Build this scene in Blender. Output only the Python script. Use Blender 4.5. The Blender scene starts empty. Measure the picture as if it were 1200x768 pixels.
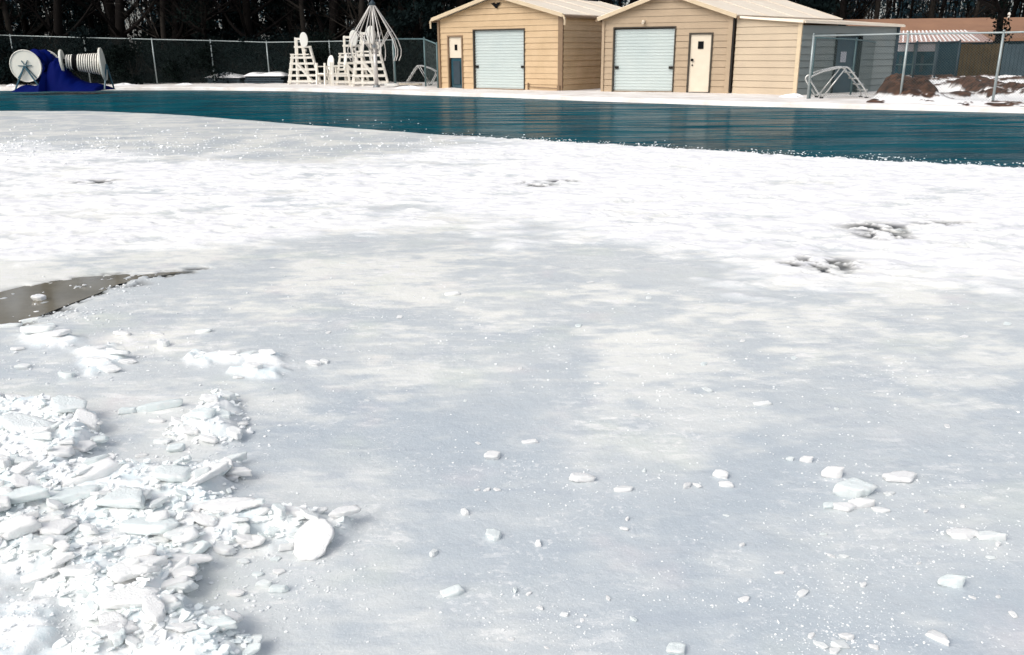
import bpy, math, random
import numpy as np
from mathutils import Vector, Matrix, Quaternion
random.seed(7); RNG = np.random.default_rng(11)
scene = bpy.context.scene
COL = scene.collection
R = math.radians
# ------------------------------------------------------------------ camera
F = 1000.0; PITCH = math.atan(324/1000.0); ROLL = R(0.4); CAMZ = 1.45
fwd = Vector((0, math.cos(PITCH), -math.sin(PITCH)))
r0 = Vector((1, 0, 0)); u0 = Vector((0, math.sin(PITCH), math.cos(PITCH)))
CR = r0*math.cos(ROLL) - u0*math.sin(ROLL)
CU = r0*math.sin(ROLL) + u0*math.cos(ROLL)
CAM = Vector((0, 0, CAMZ))
def ray(px, py):
    return fwd + CR*((px-600)/F) + CU*((384-py)/F)
def G(px, py, z=0.0):
    """ground point that the photo shows at a pixel"""
    d = ray(px, py); t = (z-CAMZ)/d.z
    return CAM + d*t
def hz(P, ytop):
    """height above P's foot at which a vertical through P reaches image row ytop"""
    lo, hi = -2.0, 30.0
    for _ in range(40):
        m = (lo+hi)/2
        v = Vector((P[0], P[1], m)) - CAM
        y = 384 - F*v.dot(CU)/v.dot(fwd)
        if y > ytop: lo = m
        else: hi = m
    return lo
def at_dist(px, py, ydist):
    """point seen at a pixel, ydist metres away along Y"""
    d = ray(px, py); return CAM + d*(ydist/d.y)
cd = bpy.data.cameras.new('camera'); cam = bpy.data.objects.new('camera', cd); COL.objects.link(cam)
cd.sensor_fit = 'HORIZONTAL'; cd.sensor_width = 36; cd.lens = 36*F/1200; cd.clip_start = 0.05; cd.clip_end = 2000
cam.matrix_world = Matrix(((CR.x, CU.x, -fwd.x, 0), (CR.y, CU.y, -fwd.y, 0), (CR.z, CU.z, -fwd.z, CAMZ), (0, 0, 0, 1)))
scene.camera = cam
# ------------------------------------------------------------------ light
SUN = Vector((-0.62, -0.50, 0.72)).normalized()
w = bpy.data.worlds.new('World'); scene.world = w; w.use_nodes = True
nt = w.node_tree; bg = nt.nodes['Background']
sky = nt.nodes.new('ShaderNodeTexSky'); sky.sky_type = 'NISHITA'; sky.sun_disc = False
sky.sun_elevation = math.asin(SUN.z); sky.sun_rotation = math.atan2(SUN.x, SUN.y)
sky.air_density = 1.0; sky.dust_density = 3.0; sky.ozone_density = 1.0
hs = nt.nodes.new('ShaderNodeHueSaturation'); hs.inputs['Saturation'].default_value = 0.38
nt.links.new(sky.outputs[0], hs.inputs['Color']); nt.links.new(hs.outputs[0], bg.inputs[0]); bg.inputs[1].default_value = 0.138
sd = bpy.data.lights.new('sun', 'SUN'); so = bpy.data.objects.new('sun', sd); COL.objects.link(so)
sd.energy = 1.0; sd.angle = R(40); sd.color = (1.0, 0.94, 0.84)
so.rotation_euler = (-SUN).to_track_quat('-Z', 'Y').to_euler()
vs = scene.view_settings; vs.view_transform = 'Standard'; vs.look = 'None'; vs.gamma = 1; vs.exposure = 0.50
# ------------------------------------------------------------------ noise (numpy)
def _hash(ix, iy, seed):
    h = (ix.astype(np.int64)*374761393 + iy.astype(np.int64)*668265263 + seed*2147483647) & 0xffffffff
    h = ((h ^ (h >> 13))*1274126177) & 0xffffffff
    h = (h ^ (h >> 16)) & 0xffffff
    return h/float(0xffffff)
def vnoise(x, y, seed=0):
    ix = np.floor(x); iy = np.floor(y); fx = x-ix; fy = y-iy
    fx = fx*fx*(3-2*fx); fy = fy*fy*(3-2*fy)
    a = _hash(ix, iy, seed); b = _hash(ix+1, iy, seed); c = _hash(ix, iy+1, seed); d = _hash(ix+1, iy+1, seed)
    return (a*(1-fx)+b*fx)*(1-fy) + (c*(1-fx)+d*fx)*fy
def fbm(x, y, octv=4, seed=0, gain=.5):
    s = 0; a = 1; t = 0
    for i in range(octv):
        s = s + a*vnoise(x*2**i+17.3*i, y*2**i-9.1*i, seed+i); t += a; a *= gain
    return s/t
def sm(a, b, x):
    t = np.clip((x-a)/(b-a), 0, 1); return t*t*(3-2*t)
def polydist(P, X, Y):
    """signed distance to polygon, negative inside"""
    P = [(p[0], p[1]) for p in P]; n = len(P)
    d2 = np.full(X.shape, 1e18); ins = np.zeros(X.shape, bool)
    for i in range(n):
        ax, ay = P[i]; bx, by = P[(i+1) % n]; ex = bx-ax; ey = by-ay
        t = np.clip(((X-ax)*ex+(Y-ay)*ey)/(ex*ex+ey*ey+1e-12), 0, 1)
        d2 = np.minimum(d2, (X-ax-t*ex)**2+(Y-ay-t*ey)**2)
        c = ((ay > Y) != (by > Y)) & (X < (bx-ax)*(Y-ay)/((by-ay) if by != ay else 1e-9)+ax)
        ins ^= c
    d = np.sqrt(d2); return np.where(ins, -d, d)
# ------------------------------------------------------------------ objects
def tag(o, label=None, cat=None, group=None, kind=None):
    if label: o['label'] = label
    if cat: o['category'] = cat
    if group: o['group'] = group
    if kind: o['kind'] = kind
    return o
def thing(name, loc, label, cat, group=None):
    o = bpy.data.objects.new(name, None); COL.objects.link(o); o.location = loc; o.empty_display_size = .2
    return tag(o, label, cat, group)
def origin(o):
    v = Vector((0, 0, 0))
    while o is not None:
        v = v + o.location; o = o.parent
    return v
class MB:
    def __init__(s): s.v = []; s.f = []
    def add(s, vs_, fs_):
        n = len(s.v); s.v += [tuple(v) for v in vs_]; s.f += [tuple(i+n for i in f) for f in fs_]; return s
    def quad(s, *p): return s.add(p, [tuple(range(len(p)))])
    def box(s, c, size, ax=None):
        c = Vector(c); X, Y, Z = ax or (Vector((1, 0, 0)), Vector((0, 1, 0)), Vector((0, 0, 1)))
        a, b, d = size[0]/2, size[1]/2, size[2]/2; vs_ = []
        for k in (-1, 1):
            for i, j in ((-1, -1), (1, -1), (1, 1), (-1, 1)): vs_.append(c+X*(i*a)+Y*(j*b)+Z*(k*d))
        return s.add(vs_, [(3, 2, 1, 0), (4, 5, 6, 7), (0, 1, 5, 4), (1, 2, 6, 5), (2, 3, 7, 6), (3, 0, 4, 7)])
    def beam(s, p, q, wx, wy, up=Vector((0, 0, 1))):
        p = Vector(p); q = Vector(q); d = (q-p); L = d.length; d = d/L
        if abs(d.dot(up)) > .98: up = Vector((0, 1, 0))
        X = d.cross(up).normalized(); Y = X.cross(d)
        return s.box((p+q)/2, (wx, wy, L), (X, Y, d))
    def tube(s, pts, r, n=8, caps=True):
        pts = [Vector(p) for p in pts]; m = len(pts); rr = r if isinstance(r, (list, tuple)) else [r]*m
        vs_ = []; prev = None
        for i, p in enumerate(pts):
            d = (pts[min(i+1, m-1)]-pts[max(i-1, 0)])
            d = d.normalized() if d.length > 1e-9 else Vector((0, 0, 1))
            if prev is None:
                a = Vector((0, 0, 1)) if abs(d.z) < .9 else Vector((1, 0, 0)); X = d.cross(a).normalized()
            else:
                X = (prev-d*prev.dot(d)); X = X.normalized() if X.length > 1e-6 else d.orthogonal().normalized()
            prev = X; Y = d.cross(X)
            for k in range(n):
                t = 2*math.pi*k/n; vs_.append(p+X*(math.cos(t)*rr[i])+Y*(math.sin(t)*rr[i]))
        fs_ = []
        for i in range(m-1):
            for k in range(n):
                fs_.append((i*n+k, i*n+(k+1) % n, (i+1)*n+(k+1) % n, (i+1)*n+k))
        if caps: fs_ += [tuple(range(n-1, -1, -1)), tuple(range((m-1)*n, m*n))]
        return s.add(vs_, fs_)
    def prism(s, outline, off):
        """outline: 3D polygon; extruded by the vector off"""
        n = len(outline); o = [Vector(p) for p in outline]; off = Vector(off)
        return s.add(o+[p+off for p in o], [tuple(range(n-1, -1, -1)), tuple(range(n, 2*n))] + [(i, (i+1) % n, n+(i+1) % n, n+i) for i in range(n)])
    def build(s, name, mat, parent=None, smooth=False, bevel=0):
        return mesh_obj(name, s.v, s.f, mat, parent, smooth, bevel)
def mesh_obj(name, v, f, mat, parent=None, smooth=False, bevel=0):
    off = origin(parent) if parent else Vector((0, 0, 0))
    me = bpy.data.meshes.new(name)
    if off.length > 0:
        if isinstance(v, np.ndarray): v = v-np.array(off)
        else: v = [(a-off.x, b-off.y, c-off.z) for a, b, c in v]
    me.from_pydata(v.tolist() if isinstance(v, np.ndarray) else v, [], f if isinstance(f, list) else f.tolist()); me.update()
    if smooth: me.polygons.foreach_set('use_smooth', [True]*len(me.polygons))
    me.materials.append(mat)
    o = bpy.data.objects.new(name, me); COL.objects.link(o)
    if parent: o.parent = parent
    if bevel:
        b = o.modifiers.new('bevel', 'BEVEL'); b.width = bevel; b.segments = 2; b.limit_method = 'ANGLE'
    return o
def kids(o): return [c for c in list(bpy.data.objects) if c.parent == o]
def copy_tree(o, parent=None):
    c = o.copy(); COL.objects.link(c); c.parent = parent
    for k in list(o.children): copy_tree(k, c)
    return c
# ------------------------------------------------------------------ materials
def mat(name, col, rough=.6, spec=.5, metal=0, noise=None, bump=None, coat=0):
    """noise=(scale, amount, col2)  bump=(scale, strength, distance)"""
    m = bpy.data.materials.new(name); m.use_nodes = True; t = m.node_tree; b = t.nodes['Principled BSDF']
    b.inputs['Base Color'].default_value = (*col, 1); b.inputs['Roughness'].default_value = rough
    b.inputs['Specular IOR Level'].default_value = spec; b.inputs['Metallic'].default_value = metal
    b.inputs['Coat Weight'].default_value = coat
    tc = t.nodes.new('ShaderNodeTexCoord')
    if noise:
        n = t.nodes.new('ShaderNodeTexNoise'); n.inputs['Scale'].default_value = noise[0]; n.inputs['Detail'].default_value = 6
        n.inputs['Roughness'].default_value = .62
        rp = t.nodes.new('ShaderNodeValToRGB'); rp.color_ramp.elements[0].position = .35; rp.color_ramp.elements[1].position = .68
        rp.color_ramp.elements[0].color = (*noise[2], 1); rp.color_ramp.elements[1].color = (*col, 1)
        t.links.new(tc.outputs['Object'], n.inputs['Vector']); t.links.new(n.outputs[0], rp.inputs[0])
        mx = t.nodes.new('ShaderNodeMixRGB'); mx.inputs[0].default_value = noise[1]; mx.inputs[1].default_value = (*col, 1)
        t.links.new(rp.outputs[0], mx.inputs[2]); t.links.new(mx.outputs[0], b.inputs['Base Color'])
    if bump:
        n2 = t.nodes.new('ShaderNodeTexNoise'); n2.inputs['Scale'].default_value = bump[0]; n2.inputs['Detail'].default_value = 5
        bp = t.nodes.new('ShaderNodeBump'); bp.inputs['Strength'].default_value = bump[1]; bp.inputs['Distance'].default_value = bump[2]
        t.links.new(tc.outputs['Object'], n2.inputs['Vector']); t.links.new(n2.outputs[0], bp.inputs['Height']); t.links.new(bp.outputs[0], b.inputs['Normal'])
    return m
M = {}
M['siding1'] = mat('tan siding', (.57, .41, .245), .6, noise=(1.6, .7, (.46, .32, .18)), bump=(9, .15, .01))
M['siding2'] = mat('browner tan siding', (.42, .315, .21), .6, noise=(1.3, .6, (.33, .245, .16)), bump=(9, .15, .01))  # browner and darker than the siding of the left shed
M['siding3'] = mat('beige siding', (.52, .42, .30), .55, noise=(1.4, .6, (.43, .345, .25)), bump=(9, .15, .01))
M['siding_shade'] = mat('shaded siding', (.22, .24, .225), .6, noise=(1.2, .5, (.17, .21, .22)), bump=(9, .15, .01))  # bluish shade of the end wall is put into this colour
M['trim'] = mat('brown trim', (.23, .15, .085), .5, noise=(4, .5, (.15, .09, .05)))
M['trim_dark'] = mat('dark trim', (.020, .018, .016), .6, spec=.2)
M['frame'] = mat('frame trim', (.07, .058, .045), .6, spec=.2, noise=(4, .5, (.03, .025, .02)))
M['trim_light'] = mat('cream trim', (.62, .50, .34), .5, noise=(4, .3, (.45, .34, .22)))
M['roofmetal'] = mat('cream roof metal', (.93, .83, .69), .5, noise=(.7, .6, (.80, .68, .54)), bump=(1.2, .1, .01))
M['door_grey'] = mat('pale grey door', (.49, .545, .53), .5, noise=(.9, .6, (.41, .48, .48)))
M['door_white'] = mat('off white door', (.68, .60, .48), .5, noise=(3, .4, (.58, .49, .38)))
M['black'] = mat('black', (.004, .004, .005), .7, spec=.1)
M['glass'] = mat('dark glass', (.015, .045, .06), .08, spec=.7, noise=(2.2, .6, (.03, .10, .14)))
M['door_blue'] = mat('dark blue door', (.015, .055, .085), .4, noise=(2, .5, (.01, .03, .05)))
M['paper'] = mat('paper', (.5, .5, .55), .8)
M['galv'] = mat('galvanised steel', (.34, .38, .38), .4, metal=.35, noise=(6, .5, (.2, .25, .26)))
M['galv_dull'] = mat('dull green steel', (.10, .17, .18), .5, metal=.2, noise=(6, .5, (.06, .11, .12)))
M['wire'] = mat('fence wire', (.06, .09, .09), .5, metal=.2)
M['white'] = mat('white plastic', (.84, .81, .74), .45, noise=(5, .4, (.72, .66, .56)))
M['white_ring'] = mat('white board', (.86, .85, .80), .35, noise=(3, .2, (.75, .73, .68)))
M['pipe'] = mat('pale pipe', (.62, .60, .57), .3, metal=.3, noise=(5, .5, (.42, .38, .36)))
M['pipe_dark'] = mat('grey pipe', (.20, .22, .23), .4, metal=.3)
M['steel'] = mat('ladder steel', (.66, .66, .64), .25, metal=.5, noise=(5, .4, (.45, .46, .46)))
M['blue'] = mat('blue cover', (.0005, .006, .085), .65, spec=.03, noise=(1.8, .5, (.001, .002, .06)), bump=(2.5, .4, .05))
M['disc'] = mat('white disc', (.74, .72, .64), .4, noise=(3, .5, (.60, .62, .58)))
M['teal'] = mat('teal steel', (.02, .09, .13), .4)
M['navy'] = mat('dark panels', (.01, .022, .035), .5, noise=(3, .4, (.02, .06, .08)))
M['snow'] = mat('snow', (.90, .89, .88), .9, spec=.2, noise=(2.2, .35, (.80, .80, .82)), bump=(12, .35, .02))
M['decksnow'] = mat('trodden snow', (.88, .86, .84), .85, spec=.2, noise=(1.1, .8, (.62, .56, .51)), bump=(6, .4, .03))
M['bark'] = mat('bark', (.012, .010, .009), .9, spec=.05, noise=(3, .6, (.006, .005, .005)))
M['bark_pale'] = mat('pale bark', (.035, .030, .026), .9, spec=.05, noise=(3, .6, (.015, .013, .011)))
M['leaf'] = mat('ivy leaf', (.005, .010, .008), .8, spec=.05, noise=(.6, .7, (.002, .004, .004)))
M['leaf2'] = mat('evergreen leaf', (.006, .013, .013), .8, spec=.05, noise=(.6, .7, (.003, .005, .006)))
M['leaf_haze'] = mat('haze blue leaf', (.026, .065, .085), .75, spec=.1, noise=(.5, .7, (.010, .025, .034)))  # blue tint of distant haze is put into the leaf colour
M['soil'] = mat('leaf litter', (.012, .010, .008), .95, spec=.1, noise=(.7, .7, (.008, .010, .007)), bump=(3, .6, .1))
M['roofbrown'] = mat('brown shingles', (.33, .175, .10), .85, noise=(1.3, .6, (.24, .125, .075)), bump=(8, .4, .02))
M['wood'] = mat('weathered planks', (.070, .050, .026), .85, spec=.2, noise=(2.5, .7, (.03, .022, .010)))
M['wood_blue'] = mat('grey weathered planks', (.05, .075, .09), .85, spec=.2, noise=(2.5, .7, (.03, .045, .055)))
M['wall_blue'] = mat('dark blue wall', (.012, .040, .055), .6, spec=.2, noise=(1.5, .6, (.008, .025, .035)))
M['blind'] = mat('pale blind', (.42, .42, .45), .7)
# ------------------------------------------------------------------ masks on the ice
ZI = -0.10; ZW = -0.125
EDGE = [(-200, 130), (-50, 130), (0, 130), (100, 130), (200, 134), (300, 141.5), (400, 149.5), (500, 156.5), (600, 163), (700, 169), (800, 175.5), (900, 181.5), (1000, 187), (1100, 192.5), (1200, 198), (1300, 204), (1450, 210)]
SNOW = [(-300, 163), (0, 168), (90, 178), (200, 184), (330, 196), (440, 190), (500, 172), (580, 158), (1450, 175), (1450, 348), (1200, 345), (1000, 338), (900, 334), (850, 308), (700, 285), (620, 268), (500, 258), (400, 262), (250, 288), (100, 302), (0, 312), (-300, 322)]
HOLE = [(-80, 352), (0, 344), (40, 334), (90, 326.5), (150, 322), (212, 319), (165, 326), (128, 334), (105, 343), (75, 355), (40, 370), (10, 378), (-80, 384)]
PILE1 = [(-80, 468), (60, 470), (112, 486), (125, 520), (100, 545), (160, 550), (285, 546), (288, 572), (262, 585), (290, 600), (330, 602), (420, 612), (412, 626), (385, 640), (350, 640), (300, 642), (255, 655), (225, 690), (215, 705), (285, 738), (300, 768), (290, 840), (60, 840), (70, 760), (112, 738), (62, 702), (40, 682), (0, 674), (-80, 670)]
PILE2 = [(186, 506), (228, 482), (243, 463), (272, 460), (290, 480), (296, 508), (270, 523), (210, 521)]
CRUSTS = [[(18, 392), (60, 388), (92, 398), (80, 408), (30, 405)], [(92, 412), (130, 405), (155, 420), (120, 440), (92, 436)], [(222, 414), (330, 416), (338, 428), (230, 430)],
          [(-60, 690), (60, 705), (80, 740), (30, 800), (-60, 800)], [(270, 430), (330, 432), (325, 444), (280, 444)]]
DARKS = [(628, 217, 22, 3.0, 3), (1030, 268, 40, 6, 5), (1035, 277, 32, 5, 4), (1105, 263, 34, 2.5, 6), (965, 310, 40, 7, 7), (975, 318, 22, 4, 8), (925, 312, 14, 3, 9), (125, 332, 45, 4.5, 11), (190, 322, 24, 1.8, 12), (232, 314, 16, 1.4, 13), (55, 364, 30, 5, 14), (10, 378, 30, 4, 15), (660, 213, 18, 1.5, 16), (115, 214, 36, 2.0, 17)]
def wpoly(P, z=ZI): return [G(a, b, z) for a, b in P]
W_SNOW, W_HOLE, W_P1, W_P2 = map(wpoly, (SNOW, HOLE, PILE1, PILE2)); W_CR = [wpoly(c) for c in CRUSTS]
def ice_fields(X, Y):
    """height and surface masks of the ice at world x, y"""
    D = np.sqrt(X*X+(Y)**2)
    wob = (fbm(X*.9, Y*.9, 4, 3)-.5)
    dS = polydist(W_SNOW, X, Y)/np.maximum(D, 1)
    soft = sm(-2.2, -.3, X)*sm(5.5, 3.2, X-.0)
    k = sm(.04+.02*soft, -.04-.09*soft, dS+wob*(.13+.16*soft)+(fbm(X*4, Y*7, 4, 5)-.5)*(.10+.16*soft))
    thin = .55*fbm(X*1.6, Y*3.4, 5, 9, .6)+.45*fbm(X*6, Y*13, 4, 10, .65)
    rt_ = sm(-3.0, 1.5, X)*.045; lf = 1-sm(-4.5, -1.0, X)*1.0; snow = k*(1-.85*sm(.525-.03*lf, .61-.02*lf, thin-rt_))
    crust = np.zeros_like(X); pile = np.zeros_like(X)
    fine = (fbm(X*14, Y*14, 4, 21)-.5)
    for c in W_CR: crust = np.maximum(crust, sm(.03, -.05, polydist(c, X, Y)+fine*.16))
    p = np.minimum(polydist(W_P1, X, Y), polydist(W_P2, X, Y)+.03)
    pile = sm(.03, -.12, p+fine*.12)
    hole = sm(.04, -.05, polydist(W_HOLE, X, Y)+(fbm(X*5, Y*5, 5, 33, .68)-.5)*.55)
    isl = sm(G(55, 340, ZI).x, G(100, 335, ZI).x, X); hraw = hole; hole = hole*(1-isl*sm(.46, .53, fbm(X*6, Y*9, 4, 37, .6)))
    dark = np.zeros_like(X)
    for (px, py, a, b, sd_) in DARKS:
        c = G(px, py, ZI); ex = (G(px+a, py, ZI)-c).length; ey = (G(px, py-b, ZI)-c).length
        q = np.sqrt(((X-c.x)/ex)**2+((Y-c.y)/ey)**2)
        dark = np.maximum(dark, sm(1.5, .5, q)*sm(.42, .52, fbm(X*8+sd_*7, Y*7, 4, 40+sd_, .65)))
    ring = np.exp(-((polydist(W_HOLE, X, Y)+.02)/.10)**2)*sm(.45, .58, fbm(X*9, Y*9, 4, 35)); dark = np.maximum(dark, ring*.9); dark = np.maximum(dark, np.clip(hraw-hole, 0, 1)*sm(.42, .55, fbm(X*12, Y*14, 4, 39)))
    cloud = 1.0*sm(.42, .66, .6*fbm(X*1.5, Y*2.2, 5, 51)+.4*fbm(X*7, Y*14, 4, 52, .6))*(.5+.7*sm(2.6, 5.0, Y))+.35*sm(3.2, 5.5, Y)*(.4+1.2*fbm(X*1.2, Y*1.6, 4, 57))
    h = snow*(.022*fbm(X*2.5, Y*2.5, 4, 61)+.028*(fbm(X*7, Y*7, 3, 62)-.3)) + .003*fbm(X*6, Y*6, 3, 63)
    h = h + crust*(.012+.03*fbm(X*22, Y*22, 3, 65)) + pile*(.015+.06*fbm(X*5, Y*5, 3, 66)+.035*fbm(X*22, Y*22, 4, 67))
    h = h + hole*(-.014) - h*hole
    h = h - dark*.022
    return h, snow, np.maximum(crust, pile), hole, dark, cloud
# ice sheet: a fan of columns, fine near the camera
O = (0.0, -3.0)
_ex = np.arange(-200, 1451, 8.0); ew = [G(a, float(np.interp(a, [q[0] for q in EDGE], [q[1] for q in EDGE])), ZI) for a in _ex]
ea = np.array([math.atan2(p.x-O[0], p.y-O[1]) for p in ew]); er = np.array([math.hypot(p.x-O[0], p.y-O[1]) for p in ew])
NA, NR = 1000, 760
aa = np.linspace(R(-62), R(62), NA)
rend = np.interp(aa, ea, er)
rend = rend + (fbm(aa*60, aa*0, 3, 71)-.5)*.22 + (fbm(aa*420, aa*0+3, 3, 72)-.5)*.22*sm(-.15, .1, aa)
tt = np.linspace(0, 1, NR)
RR = 3.4*(rend[None, :]/3.4)**(tt[:, None]**1.15); AA = np.broadcast_to(aa[None, :], RR.shape)
X = O[0]+RR*np.sin(AA); Y = O[1]+RR*np.cos(AA)
h, sn, cr, ho, dk, cl = ice_fields(X, Y)
Z = ZI + h
Z[-1, :] = ZW-.02
verts = np.stack([X, Y, Z], -1).reshape(-1, 3)
idx = np.arange(NA*NR).reshape(NR, NA)
faces = np.stack([idx[:-1, :-1], idx[:-1, 1:], idx[1:, 1:], idx[1:, :-1]], -1).reshape(-1, 4)
def big_mesh(name, verts, faces, m, smooth=True):
    me = bpy.data.meshes.new(name); nv, nf = len(verts), len(faces); k = faces.shape[1]
    me.vertices.add(nv); me.vertices.foreach_set('co', verts.astype(np.float32).ravel())
    me.loops.add(nf*k); me.loops.foreach_set('vertex_index', faces.astype(np.int32).ravel())
    me.polygons.add(nf); me.polygons.foreach_set('loop_start', np.arange(0, nf*k, k, dtype=np.int32))
    me.polygons.foreach_set('use_smooth', np.full(nf, smooth)); me.update(calc_edges=True); me.validate()
    me.materials.append(m); o = bpy.data.objects.new(name, me); COL.objects.link(o); return o
# ice material
m = bpy.data.materials.new('ice'); m.use_nodes = True; t = m.node_tree; b = t.nodes['Principled BSDF']; L = t.links.new
def N(kind, **kw):
    n = t.nodes.new(kind)
    for k, v in kw.items(): setattr(n, k, v)
    return n
def mixc(fac, a, b_):
    n = N('ShaderNodeMixRGB')
    for s, v in ((0, fac), (1, a), (2, b_)):
        if hasattr(v, 'is_output') or hasattr(v, 'links'): L(v, n.inputs[s])
        else: n.inputs[s].default_value = v if s == 0 else (*v, 1)
    return n.outputs[0]
def noise_(scale, det=5, rough=.6, vec=None):
    n = N('ShaderNodeTexNoise'); n.inputs['Scale'].default_value = scale; n.inputs['Detail'].default_value = det; n.inputs['Roughness'].default_value = rough
    L(vec, n.inputs['Vector']); return n.outputs[0]
def ramp(v, a, b_):
    n = N('ShaderNodeMapRange'); n.interpolation_type = 'SMOOTHSTEP'; L(v, n.inputs[0]); n.inputs[1].default_value = a; n.inputs[2].default_value = b_; return n.outputs[0]
def mth(op, a, b_):
    n = N('ShaderNodeMath', operation=op)
    for i, v in enumerate((a, b_)):
        if hasattr(v, 'links'): L(v, n.inputs[i])
        else: n.inputs[i].default_value = v
    return n.outputs[0]
tc = N('ShaderNodeTexCoord'); pos = tc.outputs['Object']
at1 = N('ShaderNodeAttribute', attribute_name='cover'); at2 = N('ShaderNodeAttribute', attribute_name='detail')
s1 = N('ShaderNodeSeparateColor'); L(at1.outputs['Color'], s1.inputs[0]); s2 = N('ShaderNodeSeparateColor'); L(at2.outputs['Color'], s2.inputs[0])
base = mixc(ramp(noise_(.9, 5, .6, pos), .35, .68), (.455, .51, .555), (.57, .605, .62))
base = mixc(mth('MULTIPLY', s2.outputs[1], .74), base, (.86, .855, .80))          # cloudy pale ice
base = mixc(mth('MULTIPLY', ramp(noise_(1.7, 3, .5, pos), .55, .75), .35), base, (.68, .73, .62))
base = mixc(mth('MULTIPLY', ramp(noise_(2.3, 3, .5, pos), .60, .78), .30), base, (.76, .66, .67))
grain = ramp(noise_(170, 3, .7, pos), .52, .74)
base = mixc(mth('MULTIPLY', grain, .5), base, (.80, .80, .82))
fl = ramp(mth('MULTIPLY', noise_(38, 4, .7, pos), mth('ADD', noise_(3.1, 3, .6, pos), .5)), .60, .72)    # frost flecks
base = mixc(mth('MULTIPLY', fl, .55), base, (.84, .84, .84))
mpw = N('ShaderNodeMapping'); mpw.inputs['Scale'].default_value = (3.0, 11, 1); mpw.inputs['Rotation'].default_value = (0, 0, R(6)); L(pos, mpw.inputs[0])
wisp = mth('MULTIPLY', ramp(noise_(1.6, 7, .68, mpw.outputs[0]), .54, .66), mth('ADD', s2.outputs[1], .12))
base = mixc(mth('MULTIPLY', wisp, .7), base, (.88, .87, .84))
mpc = N('ShaderNodeMapping'); mpc.inputs['Scale'].default_value = (1.0, 2.2, 1); L(pos, mpc.inputs[0])
clump = mth('MULTIPLY', ramp(noise_(6.5, 8, .72, mpc.outputs[0]), .545, .60), ramp(noise_(.8, 4, .6, pos), .40, .60))
base = mixc(mth('MULTIPLY', clump, mth('ADD', mth('MULTIPLY', s2.outputs[1], .75), .28)), base, (.90, .89, .87))
mps = N('ShaderNodeMapping'); mps.inputs['Scale'].default_value = (1.0, 14, 1); mps.inputs['Rotation'].default_value = (0, 0, R(62)); L(pos, mps.inputs[0])
scr = ramp(noise_(7, 3, .5, mps.outputs[0]), .68, .72)
base = mixc(mth('MULTIPLY', scr, .28), base, (.84, .84, .85))
mpd = N('ShaderNodeMapping'); mpd.inputs['Scale'].default_value = (1.2, 4.0, 1); mpd.inputs['Location'].default_value = (7, 3, 0); L(pos, mpd.inputs[0])
base = mixc(mth('MULTIPLY', ramp(noise_(2.0, 6, .65, mpd.outputs[0]), .53, .68), .40), base, (.40, .45, .51))
snowc = mixc(ramp(noise_(3.5, 8, .72, mpc.outputs[0]), .38, .60), (.74, .74, .765), (.93, .92, .895))
c = mixc(mth('MULTIPLY', s1.outputs[0], 1), base, snowc)
slush = mixc(ramp(noise_(9, 5, .65, pos), .35, .62), (.74, .82, .84), (.92, .92, .91))
c = mixc(s1.outputs[1], c, slush)
c = mixc(s2.outputs[0], c, mixc(ramp(noise_(12, 4, .6, pos), .35, .65), (.035, .04, .045), (.15, .15, .14)))
c = mixc(s1.outputs[2], c, mixc(ramp(noise_(9, 4, .6, pos), .40, .6), (.05, .055, .05), (.13, .13, .105)))
L(c, b.inputs['Base Color'])
cover = mth('MAXIMUM', s1.outputs[0], s1.outputs[1])
ro = N('ShaderNodeMapRange'); L(cover, ro.inputs[0]); ro.inputs[3].default_value = .33; ro.inputs[4].default_value = .9; L(ro.outputs[0], b.inputs['Roughness'])
b.inputs['Specular IOR Level'].default_value = .45
b.inputs['Coat Weight'].default_value = 0
bp = N('ShaderNodeBump'); bp.inputs['Strength'].default_value = .35; bp.inputs['Distance'].default_value = .01
L(mth('ADD', noise_(45, 6, .7, pos), mth('MULTIPLY', noise_(7, 4, .6, pos), 2.0)), bp.inputs['Height']); L(bp.outputs[0], b.inputs['Normal'])
ice = big_mesh('ice', verts, faces, m)
def setcol(o, name, a, b_, c_):
    at = o.data.color_attributes.new(name, 'FLOAT_COLOR', 'POINT')
    arr = np.stack([a.ravel(), b_.ravel(), c_.ravel(), np.ones(a.size)], -1).astype(np.float32); at.data.foreach_set('color', arr.ravel())
setcol(ice, 'cover', sn, cr, ho); setcol(ice, 'detail', dk, cl, cl*0)
tag(ice, 'frozen pool surface of grey ice under a band of white snow', None, None, 'structure')
# melt water lying in the hole of the ice
m = mat('melt water', (.20, .18, .135), .08, spec=.4, noise=(5, .6, (.11, .10, .075)), bump=(3, .04, .01))
cx = [p.x for p in W_HOLE]; cy = [p.y for p in W_HOLE]
hp = MB().quad(*[Vector((p.x, p.y, ZI-.006)) + (Vector((p.x, p.y, 0))-Vector((sum(cx)/len(cx), sum(cy)/len(cy), 0))).normalized()*.06 for p in W_HOLE]).build('melt_water', m)
tag(hp, 'puddle of grey brown melt water in the ice', None, None, 'structure')
# ------------------------------------------------------------------ pool water, deck, ground
POOL = [(-260, 106.5), (0, 106.5), (120, 106), (240, 106), (350, 107.3), (420, 109.2), (500, 112), (600, 115), (700, 119), (800, 122.4), (860, 124.5), (1000, 128), (1100, 130.5), (1200, 133), (1450, 140)]
pw = [G(a, b_, ZW) for a, b_ in POOL]
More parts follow.
